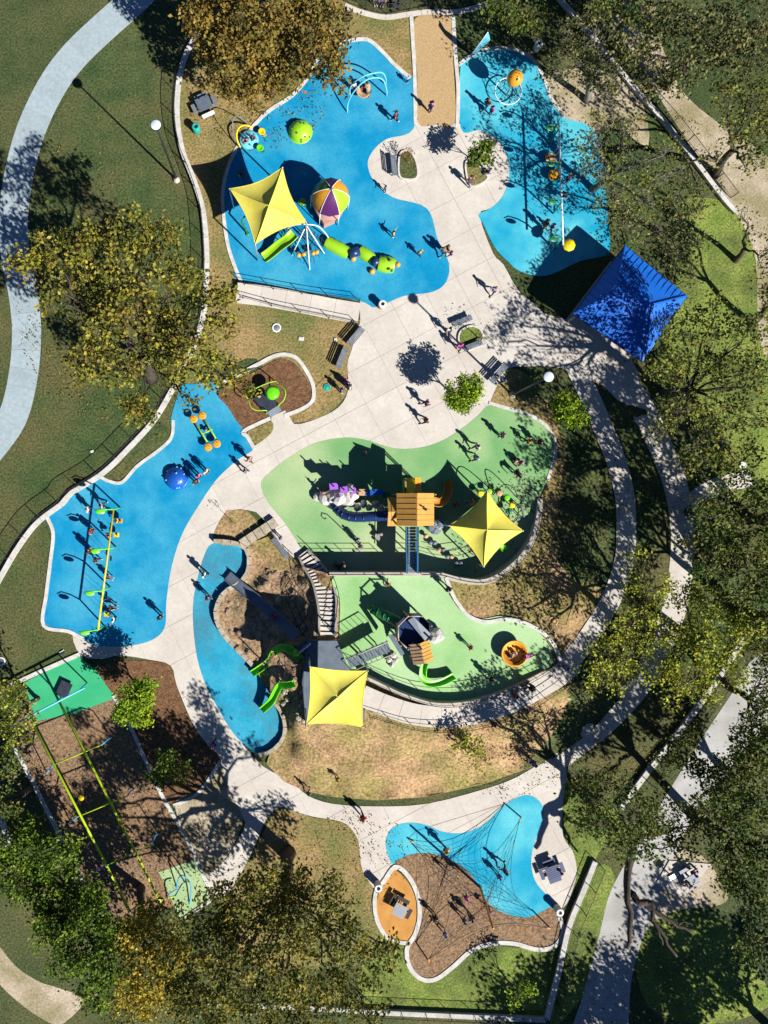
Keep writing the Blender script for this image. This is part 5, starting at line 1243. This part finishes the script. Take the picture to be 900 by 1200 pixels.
# ------------------------------------------------------------------ lamps, bins, benches, tables, covers
def lamp(label, base, h):
    b = W(base[0], base[1], 0); root = thing('street_lamp', b, label, 'street lamp')
    MB().tube([b, b+Vector((0,0,h-.3))], [.11,.075], 8).build('pole', M['black'], root)
    MB().lathe(b, [(.34,0),(.34,.12),(.2,.3),(.12,.5)], 12).build('base', M['wall'], root)
    hd = MB().lathe(b, [(.1,h-.45),(.36,h-.3),(.46,h-.15),(.46,h-.05)], 18).build('lamp_head', M['black'], root)
    MB().lathe(b, [(0,h+.03),(.36,h+.02),(.43,h-.04)], 18).build('lamp_cover', M['lamp'], hd)
lamp('tall lamp post with a round pale head on the left lawn', (207,211), 10.2)
lamp('tall lamp post standing on the tawny lawn beside the plaza', (600,463), 10.2)
def bin_(label, px, mat_='wall', z=.06):
    c = W(px[0], px[1], z); root = thing('litter_bin', c, label, 'litter bin')
    MB().lathe(c, [(.30,0),(.36,.1),(.36,.85),(.33,.9)], 14).build('body', M[mat_], root)
    MB().lathe(c, [(.17,.93),(.2,1.0),(.36,.97),(.4,.9),(.36,.86)], 14).build('lid_ring', M['white' if mat_ == 'wall' else 'tealb'], root)
    MB().lathe(c, [(0,.9),(.19,.92)], 12).build('opening', M['black'], root)
bin_('pale round litter bin at the end of the access ramp', (447,359))
bin_('pale round litter bin at the tip of the orange picnic pad', (442,1035))
bin_('pale round litter bin between the white pad and the net climber bed', (652,1063))
bin_('pale round litter bin under the trees by the pale blue pad', (628,58))
bin_('teal round litter bin beside the picnic table on the dry lawn', (231,154), 'tealb')
def bench(label, px, ang, L=1.8, material='slate', back=True, z=.06, wood=False):
    c = W(px[0], px[1], z); root = thing('bench', c, label, 'bench', rz=0)
    Rm = Matrix.Rotation(ang, 3, 'Z'); f = lambda x, y, zz: Rm @ Vector((x, y, 0))+Vector((c.x, c.y, z+zz))
    for k in range(4): MB().bar(f(-L/2, -.2+k*.135, .45), f(L/2, -.2+k*.135, .45), .11, .04).build('seat_slat', M[material], root)
    if back:
        for k in range(3): MB().bar(f(-L/2, .27+k*.03, .58+k*.13), f(L/2, .27+k*.03, .58+k*.13), .035, .1).build('back_slat', M[material], root)
    for sx in (-L*.4, L*.4):
        MB().bar(f(sx, -.2, 0), f(sx, -.2, .43), .06, .06).bar(f(sx, .22, 0), f(sx, .32, .9 if back else .43), .06, .06).build('leg', M['black'], root)
bench('dark bench beside the small planter with the russet shrub', (461,196), R(96), 2.0)
bench('grey slatted bench by the plaza edge, nearer the access ramp', (417,396), R(50), 2.1, 'grey')
bench('grey slatted bench by the plaza edge, nearer the mulch bed', (401,421), R(68), 2.1, 'grey')
bench('dark bench at the north corner of the tawny lawn on the plaza', (583,439), R(48), 2.2)
bench('dark backless bench north of the round lawn planter', (541,377), R(22), 1.9, back=False)
bench('dark backless bench south of the round lawn planter', (553,406), R(22), 1.9, back=False)
bench('grey backless bench beside the stone ledge on the hill path', (329,642), R(-53), 2.4, 'grey', False)
def table(label, px, ang, mat_, seats, z=.06, w=1.3, d=1.0):
    c = W(px[0], px[1], z); root = thing('picnic_table', c, label, 'picnic table')
    Rm = Matrix.Rotation(ang, 3, 'Z'); f = lambda x, y, zz: Rm @ Vector((x, y, 0))+Vector((c.x, c.y, z+zz))
    n = 7
    for k in range(n): MB().bar(f(-w/2, -d/2+d*(k+.5)/n, .75), f(w/2, -d/2+d*(k+.5)/n, .75), d/n*.88, .05).build('top_slat', M[mat_], root)
    MB().bar(f(0,0,0), f(0,0,.72), .14, .14).build('pedestal', M['black'], root)
    for (sx, sy, l, ax, mt) in seats:
        a, b = ((-l/2,0),(l/2,0)) if ax == 'x' else ((0,-l/2),(0,l/2))
        s = MB().bar(f(sx+a[0], sy+a[1], .45), f(sx+b[0], sy+b[1], .45), .36, .06).build('seat', M[mt], root)
        MB().bar(f(sx, sy, .05), f(sx, sy, .42), .08, .08).bar(f(0,0,.12), f(sx, sy, .12), .06, .06).build('seat_leg', M['black'], s)
g4 = lambda m: [(0,-.95,1.2,'x',m),(0,.95,1.2,'x',m),(-1.05,0,1.0,'y',m),(1.05,0,1.0,'y',m)]
table('dark square picnic table with pale benches on the dry lawn', (240,126), R(24), 'slate', [(0,-1.0,1.25,'x','white'),(0,.95,1.2,'x','grey'),(-1.05,0,1.0,'y','grey'),(1.05,0,1.0,'y','grey')], w=1.4, d=1.3)
table('silver picnic table with dark seats on the orange pad', (467,1062), R(-28), 'steel', [(-.95,.5,1.2,'y','black'),(0,.95,1.2,'x','black'),(1.05,0,1.0,'y','black')], w=1.25, d=1.2)
table('navy picnic table on the white pad beside the net climber', (645,1018), R(20), 'navy', g4('navy'), w=1.3, d=1.3)
ps = MB().prism([(W(x,y,0).x, W(x,y,0).y) for x, y in ((770,1033),(783,1012),(822,1015),(833,1010),(836,1020),(800,1050))][::-1], 0, .09)
o = MB().prism([(W(x,y,0).x, W(x,y,0).y) for x, y in ((769,1034),(784,1008),(833,1012),(801,1051))][::-1], -.02, .10).build('concrete_pad', M['concrete']); o['kind'] = 'structure'
table('grey picnic table on the square concrete pad at lower right', (806,1026), R(30), 'slate', [(0,-.9,1.3,'x','slate'),(0,.9,1.3,'x','slate')], z=.1, w=1.5, d=.8)
bx = thing('charcoal_grill', W(782,1022,.1), 'dark charcoal grill on the square concrete pad', 'grill'); c = W(782,1022,.1)
MB().box((c.x, c.y, .85), (.7,.5,.3), .5).build('firebox', M['black'], bx); MB().tube([(c.x, c.y, .1), (c.x, c.y, .75)], .06, 6).build('post', M['black'], bx); MB().box((c.x, c.y, 1.03), (.6,.42,.03), .5).build('grate', M['steel'], bx)
def cover(label, px, r, mat_, ring=None, z=.02):
    c = W(px[0], px[1], z); root = thing('access_cover', c, label, 'access cover')
    MB().lathe(c, [(0,.05),(r*.62,.05),(r*.66,.03)], 16).build('lid', M[mat_], root); MB().lathe(c, [(r*.67,.03),(r*.7,.07),(r*.97,.07),(r,.0)], 16).build('rim', M[ring or mat_], root)
cover('round access cover with a white rim on the dry lawn below the ramp', (324,384), .45, 'grey', 'white')
cover('round rust brown access cover on the brown slope', (648,728), .5, 'orange_roof', 'tan', z=ZF(648,728))
cover('teal round access cover on the lawn island by the benches', (383,454), .36, 'tealb', z=.06)
cover('white round access cover on the lush lawn at the right', (870,545), .36, 'white')
cover('round access cover with a white rim at the far left edge', (1,775), .45, 'grey', 'white')
def box_(label, px, d, ang, mat_='white'):
    c = W(px[0], px[1], .0); root = thing('valve_box', c, label, 'valve box'); MB().box((c.x, c.y, .06), (d[0], d[1], .1), ang).build('body', M[mat_], root); MB().box((c.x, c.y, .125), (d[0]*.8, d[1]*.8, .03), ang).build('lid', M['kerb'], root)
box_('white oblong valve box on the dry lawn below the ramp', (353,397), (.5,.34), R(-5))
box_('small white square valve box near the grey benches', (393,398), (.3,.3), 0)
box_('white valve box on the lawn beside the emerald landing pad', (73,764), (.5,.3), R(30))
box_('small white valve box on the left lawn', (108,529), (.3,.22), R(20))
# planters on the plaza
def planter(label, poly, mat_):
    P = [W(p.x, p.y, .2) for p in spline(poly, True, 4)]; root = thing('planter', (P[0].x, P[0].y, .04), label, 'planter')
    ribbon_mb(P, .16, .03, .2, True).build('edging', M['kerb'], root); sheet('planting', poly, .17, M[mat_], parent=root, n=4, kind=None)
planter('small planter with grass beside the dark bench', [(469,180),(480,177),(488,190),(489,207),(478,210),(468,205)], 'grass')
planter('wedge planter with grass around the leafy green sapling', [(546,190),(558,190),(566,200),(572,208),(562,216),(550,216)], 'grass_dry')
planter('round planter with yellow green lawn on the open plaza', [(540,388),(552,382),(563,386),(566,396),(560,404),(546,410),(538,400)], 'grass_bright')
# buggies
def buggy(label, px, col, ang=0.0):
    z = Zat(*px); c = W(px[0], px[1], z); root = thing('pushchair', c, label, 'pushchair'); Rm = Matrix.Rotation(ang, 3, 'Z'); f = lambda x, y, zz: Rm @ Vector((x, y, 0))+Vector((c.x, c.y, z+zz))
    MB().bar(f(-.3,0,.5), f(.25,0,.42), .42, .12).bar(f(.2,0,.5), f(.42,0,.85), .42, .08).build('seat', cloth(col), root)
    h = MB(); h.lathe((0,0,0), [(.02,.26),(.16,.22),(.24,.1),(.25,0)], 10, math.pi, math.pi/2); h.v = [tuple(f(.25+v[0]*-1, v[1], .75+v[2])) for v in h.v]; h.build('hood', cloth(col), root)
    for sx, sy in ((-.35,-.22),(-.35,.22),(.3,-.26),(.3,.26)): MB().tube([f(sx, sy-.03, .14), f(sx, sy+.03, .14)], .14, 10).build('wheel', M['black'], root)
    MB().tube([f(.3,-.2,.15), f(.5,-.2,1.0), f(.5,.2,1.0), f(.3,.2,.15)], .02, 5).build('handle', M['black'], root)
buggy('dark pushchair by the fence at the top edge', (463,10), (.05,.05,.07), .4)
buggy('pale pushchair parked on the upper green surface', (443,629), (.35,.33,.34), 1.1)
buggy('grey pushchair beside the pale bench on the upper green surface', (606,541), (.28,.22,.24), -.5)
# ------------------------------------------------------------------ people
def pose_joints(k):
    J = dict(pelvis=(0,0,.96), belly=(0,.01,1.1), chest=(0,.01,1.32), neck=(0,.0,1.47), chin=(0,.03,1.55), head=(0,.03,1.64), crown=(0,.01,1.73), nose=(0,.125,1.62),
      shL=(-.18,0,1.41), elL=(-.25,-.02,1.13), wrL=(-.26,.08,.90), haL=(-.26,.11,.82), shR=(.18,0,1.41), elR=(.25,-.02,1.13), wrR=(.26,.08,.90), haR=(.26,.11,.82),
      hiL=(-.095,0,.92), knL=(-.10,.02,.50), anL=(-.10,-.03,.09), toL=(-.11,.14,.04), hiR=(.095,0,.92), knR=(.10,.02,.50), anR=(.10,-.03,.09), toR=(.11,.14,.04))
    u = J.update
    if k == 'walk': u(dict(knL=(-.1,.2,.53), anL=(-.1,.26,.1), toL=(-.1,.43,.07), knR=(.1,-.06,.5), anR=(.1,-.34,.17), toR=(.1,-.24,.06), elL=(-.25,-.12,1.15), wrL=(-.24,-.1,.92), haL=(-.24,-.08,.84), elR=(.25,.08,1.15), wrR=(.24,.26,.98), haR=(.23,.32,.93)))
    if k == 'stride': u(dict(knR=(.1,.2,.53), anR=(.1,.30,.1), toR=(.1,.47,.07), knL=(-.1,-.08,.5), anL=(-.1,-.36,.19), toL=(-.1,-.27,.07), elR=(.26,-.14,1.15), wrR=(.25,-.15,.92), haR=(.24,-.13,.84), elL=(-.26,.1,1.15), wrL=(-.24,.29,1.0), haL=(-.23,.36,.97)))
    if k == 'reach': u(dict(elL=(-.4,.06,1.3), wrL=(-.58,.14,1.4), haL=(-.66,.16,1.42), elR=(.36,.16,1.34), wrR=(.46,.36,1.44), haR=(.5,.43,1.46), knL=(-.18,.05,.5), anL=(-.22,-.02,.09), toL=(-.25,.15,.04)))
    if k == 'sit':
        dz = -.5
        for j in list(J):
            if j[:2] not in ('kn','an','to'): x, y, z = J[j]; J[j] = (x, y, z+dz)
        u(dict(knL=(-.12,.42,.47), anL=(-.12,.46,.08), toL=(-.13,.62,.04), knR=(.12,.42,.47), anR=(.12,.46,.08), toR=(.13,.62,.04), elL=(-.26,.1,.66), wrL=(-.16,.3,.62), haL=(-.14,.38,.6), elR=(.26,.1,.66), wrR=(.16,.3,.62), haR=(.14,.38,.6)))
    if k == 'bend':
        u(dict(belly=(0,.1,1.08), chest=(0,.3,1.2), neck=(0,.42,1.28), chin=(0,.47,1.33), head=(0,.52,1.40), crown=(0,.55,1.47), nose=(0,.62,1.36), shL=(-.18,.36,1.24), shR=(.18,.36,1.24), elL=(-.24,.44,.98), wrL=(-.18,.58,.8), haL=(-.16,.62,.73), elR=(.24,.44,.98), wrR=(.18,.58,.8), haR=(.16,.62,.73)))
    return J
RAD = dict(pelvis=.135, belly=.125, chest=.14, neck=.058, chin=.075, head=.098, crown=.07, nose=.018, sh=.068, el=.046, wr=.034, ha=.036, hi=.092, kn=.06, an=.042, to=.038)
rad = lambda j: RAD.get(j, RAD.get(j[:2], .05))
BODY_E = [('pelvis','belly'),('belly','chest'),('chest','neck'),('neck','chin'),('chin','head'),('head','crown'),('head','nose'),('chest','shL'),('shL','elL'),('elL','wrL'),('wrL','haL'),('chest','shR'),('shR','elR'),('elR','wrR'),('wrR','haR'),('pelvis','hiL'),('hiL','knL'),('knL','anL'),('anL','toL'),('pelvis','hiR'),('hiR','knR'),('knR','anR'),('anR','toR')]
def skin_mesh(name, J, edges, root, grow=1.0, add=0.0, rs=None):
    js = []
    for a, b in edges:
        for j in (a, b):
            if j not in js: js.append(j)
    me = bpy.data.meshes.new(name); me.from_pydata([J[j] for j in js], [(js.index(a), js.index(b)) for a, b in edges], [])
    ob = bpy.data.objects.new('tmp', me); COL.objects.link(ob)
    sk = ob.modifiers.new('s', 'SKIN'); sk.use_smooth_shade = True
    ss = ob.modifiers.new('u', 'SUBSURF'); ss.levels = 1; ss.render_levels = 1
    for i, j in enumerate(js):
        v = me.skin_vertices[0].data[i]; r = (rs or {}).get(j, rad(j))*grow+add
        v.radius = (r*1.12, r*.9) if j in ('pelvis','belly','chest') else (r, r); v.use_root = (j == root)
    dg = bpy.context.evaluated_depsgraph_get(); out = bpy.data.meshes.new_from_object(ob.evaluated_get(dg)); out.name = name
    bpy.data.objects.remove(ob); return out
def join_mesh(me, mb):
    bm = bmesh.new(); bm.from_mesh(me); base = len(bm.verts); vs = [bm.verts.new(v) for v in mb.v]
    for f in mb.f:
        try: bm.faces.new([vs[i] for i in f]).smooth = True
        except ValueError: pass
    bm.to_mesh(me); bm.free(); return me
POSES = {}
def slot(me, m0):
    me.materials.clear(); me.materials.append(m0); return me
def make_pose(k):
    J = pose_joints(k); J = {a: Vector(b) for a, b in J.items()}
    body = skin_mesh('person', J, BODY_E, 'pelvis')
    fg = MB()
    for s in 'LR':
        d = (J['ha'+s]-J['wr'+s]).normalized(); sd = d.cross(Vector((0,1,0)) if abs(d.y) < .9 else Vector((1,0,0))).normalized()
        for i, l in enumerate((.062,.075,.07,.055)):
            a = J['ha'+s]+sd*(-.027+i*.018)+d*.01; fg.tube([a, a+d*l*.5+Vector((0,.008,0)), a+d*l+Vector((0,.022,0))], [.010,.009,.006], 5)
        a = J['wr'+s].lerp(J['ha'+s], .5)+sd*.03; fg.tube([a, a+sd*.03+d*.025, a+sd*.035+d*.06], [.011,.010,.007], 5)
    h = J['head']; up = (J['crown']-J['chin']).normalized(); fw = (J['nose']-h).normalized()
    for sx in (-1, 1): fg.ball(h+Vector((sx*.098,0,-.02)), .026, 6, 4)
    fg.lathe(h+fw*.088-up*.055, [(.022,0),(.02,.008),(0,.01)], 6)
    body = join_mesh(body, fg)
    J['wsL'] = J['shL'].lerp(J['elL'], .75); J['wsR'] = J['shR'].lerp(J['elR'], .75)
    shirt = skin_mesh('shirt', J, [('pelvis','belly'),('belly','chest'),('chest','shL'),('shL','wsL'),('chest','shR'),('shR','wsR')], 'chest', 1.1, .012, dict(wsL=.058, wsR=.058, pelvis=.13))
    J['ctL'] = J['knL'].lerp(J['anL'], .85); J['ctR'] = J['knR'].lerp(J['anR'], .85)
    tro = skin_mesh('trousers', J, [('pelvis','hiL'),('hiL','knL'),('knL','ctL'),('pelvis','hiR'),('hiR','knR'),('knR','ctR')], 'pelvis', 1.08, .010, dict(ctL=.05, ctR=.05))
    hb = MB(); hb.lathe((0,0,0), [(.112*math.cos(R(t)), .112*math.sin(R(t))) for t in (-25,0,25,50,75,89)], 12)
    hb.v = [tuple(h-fw*.018+Vector((v[0], v[1]*1.08, v[2]*1.12+.012))) for v in hb.v]
    hair = hb.mesh('hair', M['black'])
    sh = MB()
    for s in 'LR':
        a, t = J['an'+s], J['to'+s]; sh.tube([a-(t-a)*.2-Vector((0,0,.02)), a.lerp(t,.4)-Vector((0,0,.03)), t+(t-a)*.2], [.05,.055,.04], 7)
    shoes = sh.mesh('shoes', M['white'])
    eyes = MB()
    for sx in (-.035,.035): eyes.ball(h+fw*.088+Vector((sx,0,.01)), .013, 6, 4)
    POSES[k] = dict(person=slot(body, M['skin']), shirt=slot(shirt, M['white']), trousers=slot(tro, M['navy']), hair=hair, shoes=shoes, eyes=eyes.mesh('eyes', M['black']))
for k in ('stand','walk','stride','reach','sit','bend'): make_pose(k)
HAIRC = [(.02,.014,.01),(.05,.03,.015),(.09,.055,.025),(.22,.15,.07),(.012,.01,.01)]
TRO = [(.02,.025,.05),(.05,.07,.13),(.015,.015,.018),(.12,.11,.1),(.03,.05,.11)]
PC = dict(dark=(.025,.027,.035), white=(.7,.7,.68), pink=(.72,.16,.42), magenta=(.75,.04,.45), red=(.5,.035,.035), blue=(.06,.14,.5), paleblue=(.3,.45,.65), orange=(.75,.28,.04), yellow=(.75,.55,.05), purple=(.22,.05,.3), lav=(.5,.4,.6), grey=(.25,.26,.28), green=(.12,.3,.1), maroon=(.2,.03,.05), tan=(.45,.33,.22), salmon=(.7,.3,.25), teal=(.05,.3,.3))
prnd = random.Random(5)
def person(px, py, col, pose, face, label, size=1.0, z=None, group=None, hair=None, tro=None):
    zz = Zat(px, py) if z is None else z
    p = POSES[pose]; ob = bpy.data.objects.new('person', p['person']); COL.objects.link(ob); tag(ob, label, 'person', group)
    ob.location = W(px, py, zz); ob.rotation_euler = (0, 0, R(face)); ob.scale = (size*1.2, size*1.2, size*1.04)
    cc = [('shirt', cloth(PC[col])), ('trousers', cloth(PC[tro] if tro else prnd.choice(TRO))), ('hair', cloth(hair or prnd.choice(HAIRC))), ('shoes', cloth(prnd.choice([(.6,.6,.6),(.03,.03,.03),(.3,.1,.1)]))), ('eyes', M['black'])]
    for nm, m in cc:
        c = bpy.data.objects.new(nm, p[nm]); COL.objects.link(c); c.parent = ob
        c.material_slots[0].link = 'OBJECT'; c.material_slots[0].material = m
PEOPLE = [
 (414,106,'white','stand',200,'child in white standing under the left end of the pale blue arch',.75),
 (426,106,'pink','sit',170,'child in pink sitting on the round tan seat under the arch',.7,.35),
 (431,114,'tan','bend',20,'adult in tan bending beside the round tan seat',1.0),
 (462,142,'maroon','walk',60,'person in maroon walking on the blue pad near the pebble walk',1.0),
 (477,97,'paleblue','stand',30,'small child in pale blue at the north east edge of the blue pad',.6),
 (451,224,'paleblue','reach',100,'small child in pale blue on the rim of the white plaza bulb',.65),
 (460,277,'yellow','reach',250,'child in yellow running east of the caterpillar tunnel',.75),
 (491,299,'yellow','stride',60,'child in yellow and dark near the white plaza edge on the blue pad',.75),
 (522,296,'dark','stand',90,'adult in dark clothes at the plaza edge with a child in magenta',1.0),
 (527,300,'magenta','walk',90,'child in magenta at the plaza edge beside an adult in dark',.7),
 (517,298,'grey','walk',320,'adult in grey at the plaza edge behind the child in magenta',1.0),
 (289,167,'red','sit',120,'child in red sitting on the yellow railed spinner',.7,.0),
 (296,165,'dark','sit',300,'child in dark clothes sitting on the yellow railed spinner',.7,.0),
 (283,208,'dark','walk',210,'person in dark clothes in the shadow of the top sail',.9),
 (503,131,'purple','stand',300,'person in purple at the foot of the pebble walk',1.0),
 (548,216,'maroon','stride',40,'person in maroon walking past the sapling planter',1.0),
 (576,343,'lav','walk',150,'person in lavender walking alone on the plaza south of the pale blue pad',1.0),
 (536,408,'magenta','walk',190,'woman in magenta pink walking past the round lawn planter',1.0),
 (524,389,'white','walk',190,'person in white walking by the north west side of the round planter',.95),
 (498,474,'purple','stride',100,'person in purple walking on the plaza beside the other plaza walker',1.0),
 (497,494,'navy' if False else 'maroon','walk',110,'person in maroon walking near the curved rim of the upper green surface',1.0),
 (404,449,'magenta','sit',250,'person in magenta sitting at the end of the grey bench',.95,.0),
 (409,455,'white','stand',270,'person in white standing by the grey benches',1.0),
 (400,459,'blue','stand',260,'person in blue standing by the grey benches',.9),
 (293,539,'salmon','stride',60,'person in salmon walking down the path beside the left blue pad',1.0),
 (288,552,'grey','walk',70,'person in grey walking behind the one in salmon on the left path',.9),
 (231,565,'dark','stand',210,'person in dark clothes standing nearest the blue dome',1.0),
 (234,558,'pink','stand',220,'person in pink standing between two others by the blue dome',1.0),
 (243,553,'white','stand',230,'person in white standing third from the blue dome',1.0),
 (107,597,'white','stand',90,'person in white standing at the north end of the yellow beamed swing set',1.0),
 (123,592,'white','walk',120,'person in white bending behind the yellow beamed swing set',1.0),
 (139,610,'yellow','sit',80,'child in yellow swinging in the northmost bucket swing',.75,.5),
 (130,627,'orange','sit',80,'child in orange swinging in the second bucket swing',.75,.5),
 (110,622,'red','stand',250,'person in red standing west of the yellow swing beam',.95),
 (108,645,'dark','stand',250,'adult in dark clothes pushing a swing west of the yellow beam',1.05),
 (115,655,'maroon','walk',250,'person in maroon west of the middle of the yellow swing beam',.85),
 (127,675,'dark','sit',240,'child in dark clothes on a belt swing of the yellow beamed set',.8,.3),
 (131,711,'dark','sit',270,'person in dark clothes swinging at the south of the yellow beamed set',.9,.3),
 (136,724,'white','reach',80,'child in white and yellow at the south end of the yellow swing beam',.8),
 (190,721,'dark','stand',45,'person in dark clothes alone at the right edge of the left blue pad',1.0),
 (241,672,'white','walk',60,'person in white walking at the edge of the blue strip',1.0),
 (245,699,'maroon','walk',40,'person in maroon walking on the blue strip',.95),
 (329,640 if False else 630,'blue','stand',60,'child in blue on the path above the hill bench',.7),
 (322,722,'red','sit',45,'child in red sliding down the long grey slide',.75,1.55),
 (428,532,'pink','walk',100,'child in pink running at the north edge of the upper green surface',.65),
 (556,524,'white','stride',130,'person in white and tan on the upper green surface beside one in pale blue',1.0),
 (555,537,'paleblue','walk',120,'person in pale blue on the upper green surface beside one in white',1.0),
 (586,511,'grey','stand',100,'person in grey at the north of the upper green surface',1.0),
 (616,518,'orange','stride',280,'child in orange at the shaded edge of the upper green surface',.85),
 (629,519,'dark','stand',90,'adult in dark clothes behind the child in orange',1.0),
 (604,540,'salmon','sit',200,'person in salmon sitting by the grey pushchair',.95,.0),
 (602,553,'dark','bend',200,'person in dark clothes bending near the grey pushchair',1.0),
 (421,637,'yellow','stand',30,'small child in yellow at the foot of the hooked post',.65),
 (418,632,'blue','stand',220,'child in blue behind the small child in yellow at the hooked post',.8),
 (402,661,'dark','stand',300,'person in dark clothes in the shade of the straight wall',1.0),
 (397,664,'dark','sit',60,'person in dark clothes crouched low in the shade of the straight wall',.9,.0),
 (532,592,'maroon','stand',300,'person in maroon in the shade between the orange slide and the sail',1.0),
 (377,577,'salmon','reach',330,'child in salmon at the west tip of the rock climber',.8),
 (453,683,'red','walk',320,'child in red running on the lower green surface near the straight wall',.75),
 (523,689,'dark','stride',40,'person in dark clothes at the top rim of the lower green surface',1.0),
 (549,786 if False else 757,'red','walk',40,'child in red west of the merry go round',.75),
 (601,764,'white','sit',210,'child in white sitting in the orange merry go round',.7,LZ+.05),
 (596,768,'blue','sit',30,'child in blue sitting in the orange merry go round',.7,LZ+.05),
 (617,766,'magenta','bend',100,'child in magenta pushing the merry go round',.8),
 (573,793,'dark','walk',70,'person in dark clothes on the lower green surface south of the merry go round',.95),
 (600,811,'red','stand',300,'person in red leaning at the inner handrail of the sloping path',1.0),
 (619,803,'dark','walk',60,'adult in dark clothes by the inner handrail of the sloping path',1.0),
 (612,803,'maroon','walk',60,'child in maroon beside an adult in dark by the inner handrail',.7),
 (658,779,'blue','stride',120,'person in blue walking onto the sloping path from the ring path',1.0),
 (575,845,'maroon','walk',200,'person in maroon at the outer handrail of the sloping path',.9),
 (395,910,'orange','walk',40,'child in orange running on the dry slope above the south path',.7),
 (361,926,'dark','walk',300,'person in dark clothes near the edge of the south path',.7),
 (424,953,'red','stride',30,'person in red walking on the south path',1.0),
 (251,869,'purple','walk',130,'person in purple on the shaded path beside the mulch bed',1.0),
 (520,990,'orange','stride',60,'person in orange walking over the north edge of the bottom blue pad',1.0),
 (588,1014,'maroon','walk',300,'person in maroon under the net on the bottom blue pad',1.0),
 (582,1022,'blue','stand',200,'child in blue beside the one in maroon under the net',.8),
 (508,1070,'dark','stand',30,'child in dark clothes on the wood chips under the net',.85),
 (520,1089,'paleblue','reach',60,'child in pale blue with arms wide on the wood chips',.8),
 (542,1073,'blue','walk',60,'child in blue near the centre of the rope net bed',.8),
 (549,1068,'dark','walk',200,'adult in dark clothes near the centre of the rope net bed',1.0),
 (557,1046,'blue','sit',230,'child in blue climbing in the rope net beside the mast',.75,1.7),
 (544,1047,'magenta','reach',230,'child in magenta climbing in the middle of the rope net',.7,1.7),
 (570,1062,'purple','reach',200,'child in purple high on the orange mast',.75,2.6),
 (654,1017,'pink','sit',110,'person in pink sitting at the navy picnic table',.95,.0),
 (447,8,'red','stand',180,'person in red behind the fence at the top edge',1.0),
 (440,6,'pink','stand',200,'person in pale pink behind the fence at the top edge',.95),
 (574,134,'magenta','stand',300,'child in magenta south west of the spinning net',.8),
 (568,128,'dark','walk',300,'adult in dark clothes beside the child in magenta near the spinning net',1.05),
 (645,269,'blue','walk',280,'child in blue by the south end of the pale beamed swing set',.75),
 (636,267,'dark','stand',100,'adult in dark clothes pushing a swing of the pale beamed set',1.05),
 (657,231,'dark','sit',270,'child in dark clothes swinging from the pale beam',.85,.3),
 (662,214,'pink','stand',270,'person in pink standing east of the pale swing beam',.95),
 (638,187,'orange','sit',270,'child in orange riding a saucer swing under the pale beam',.75,.35),
 (803,1031,'maroon','sit',120,'person in maroon sitting at the table on the square concrete pad',.95,.05),
 (809,1020,'purple','sit',300,'person in purple sitting at the table on the square concrete pad',.95,.05),
 (622,890,'blue','stand',100,'person in blue in the shade where the outer path meets the south path',1.0),
 (616,887,'white','walk',100,'person in white in the shade by the south end of the outer path',.95),
 (586,436 if False else 447,'paleblue','walk',120,'person in pale blue beside the dark bench at the tawny lawn',1.0),
 (572,204,'lav','sit',90,'person in lavender sitting on the edge of the wedge planter',.9,.0),
]
PC['navy'] = (.03,.05,.15)
for t in PEOPLE: person(*t)
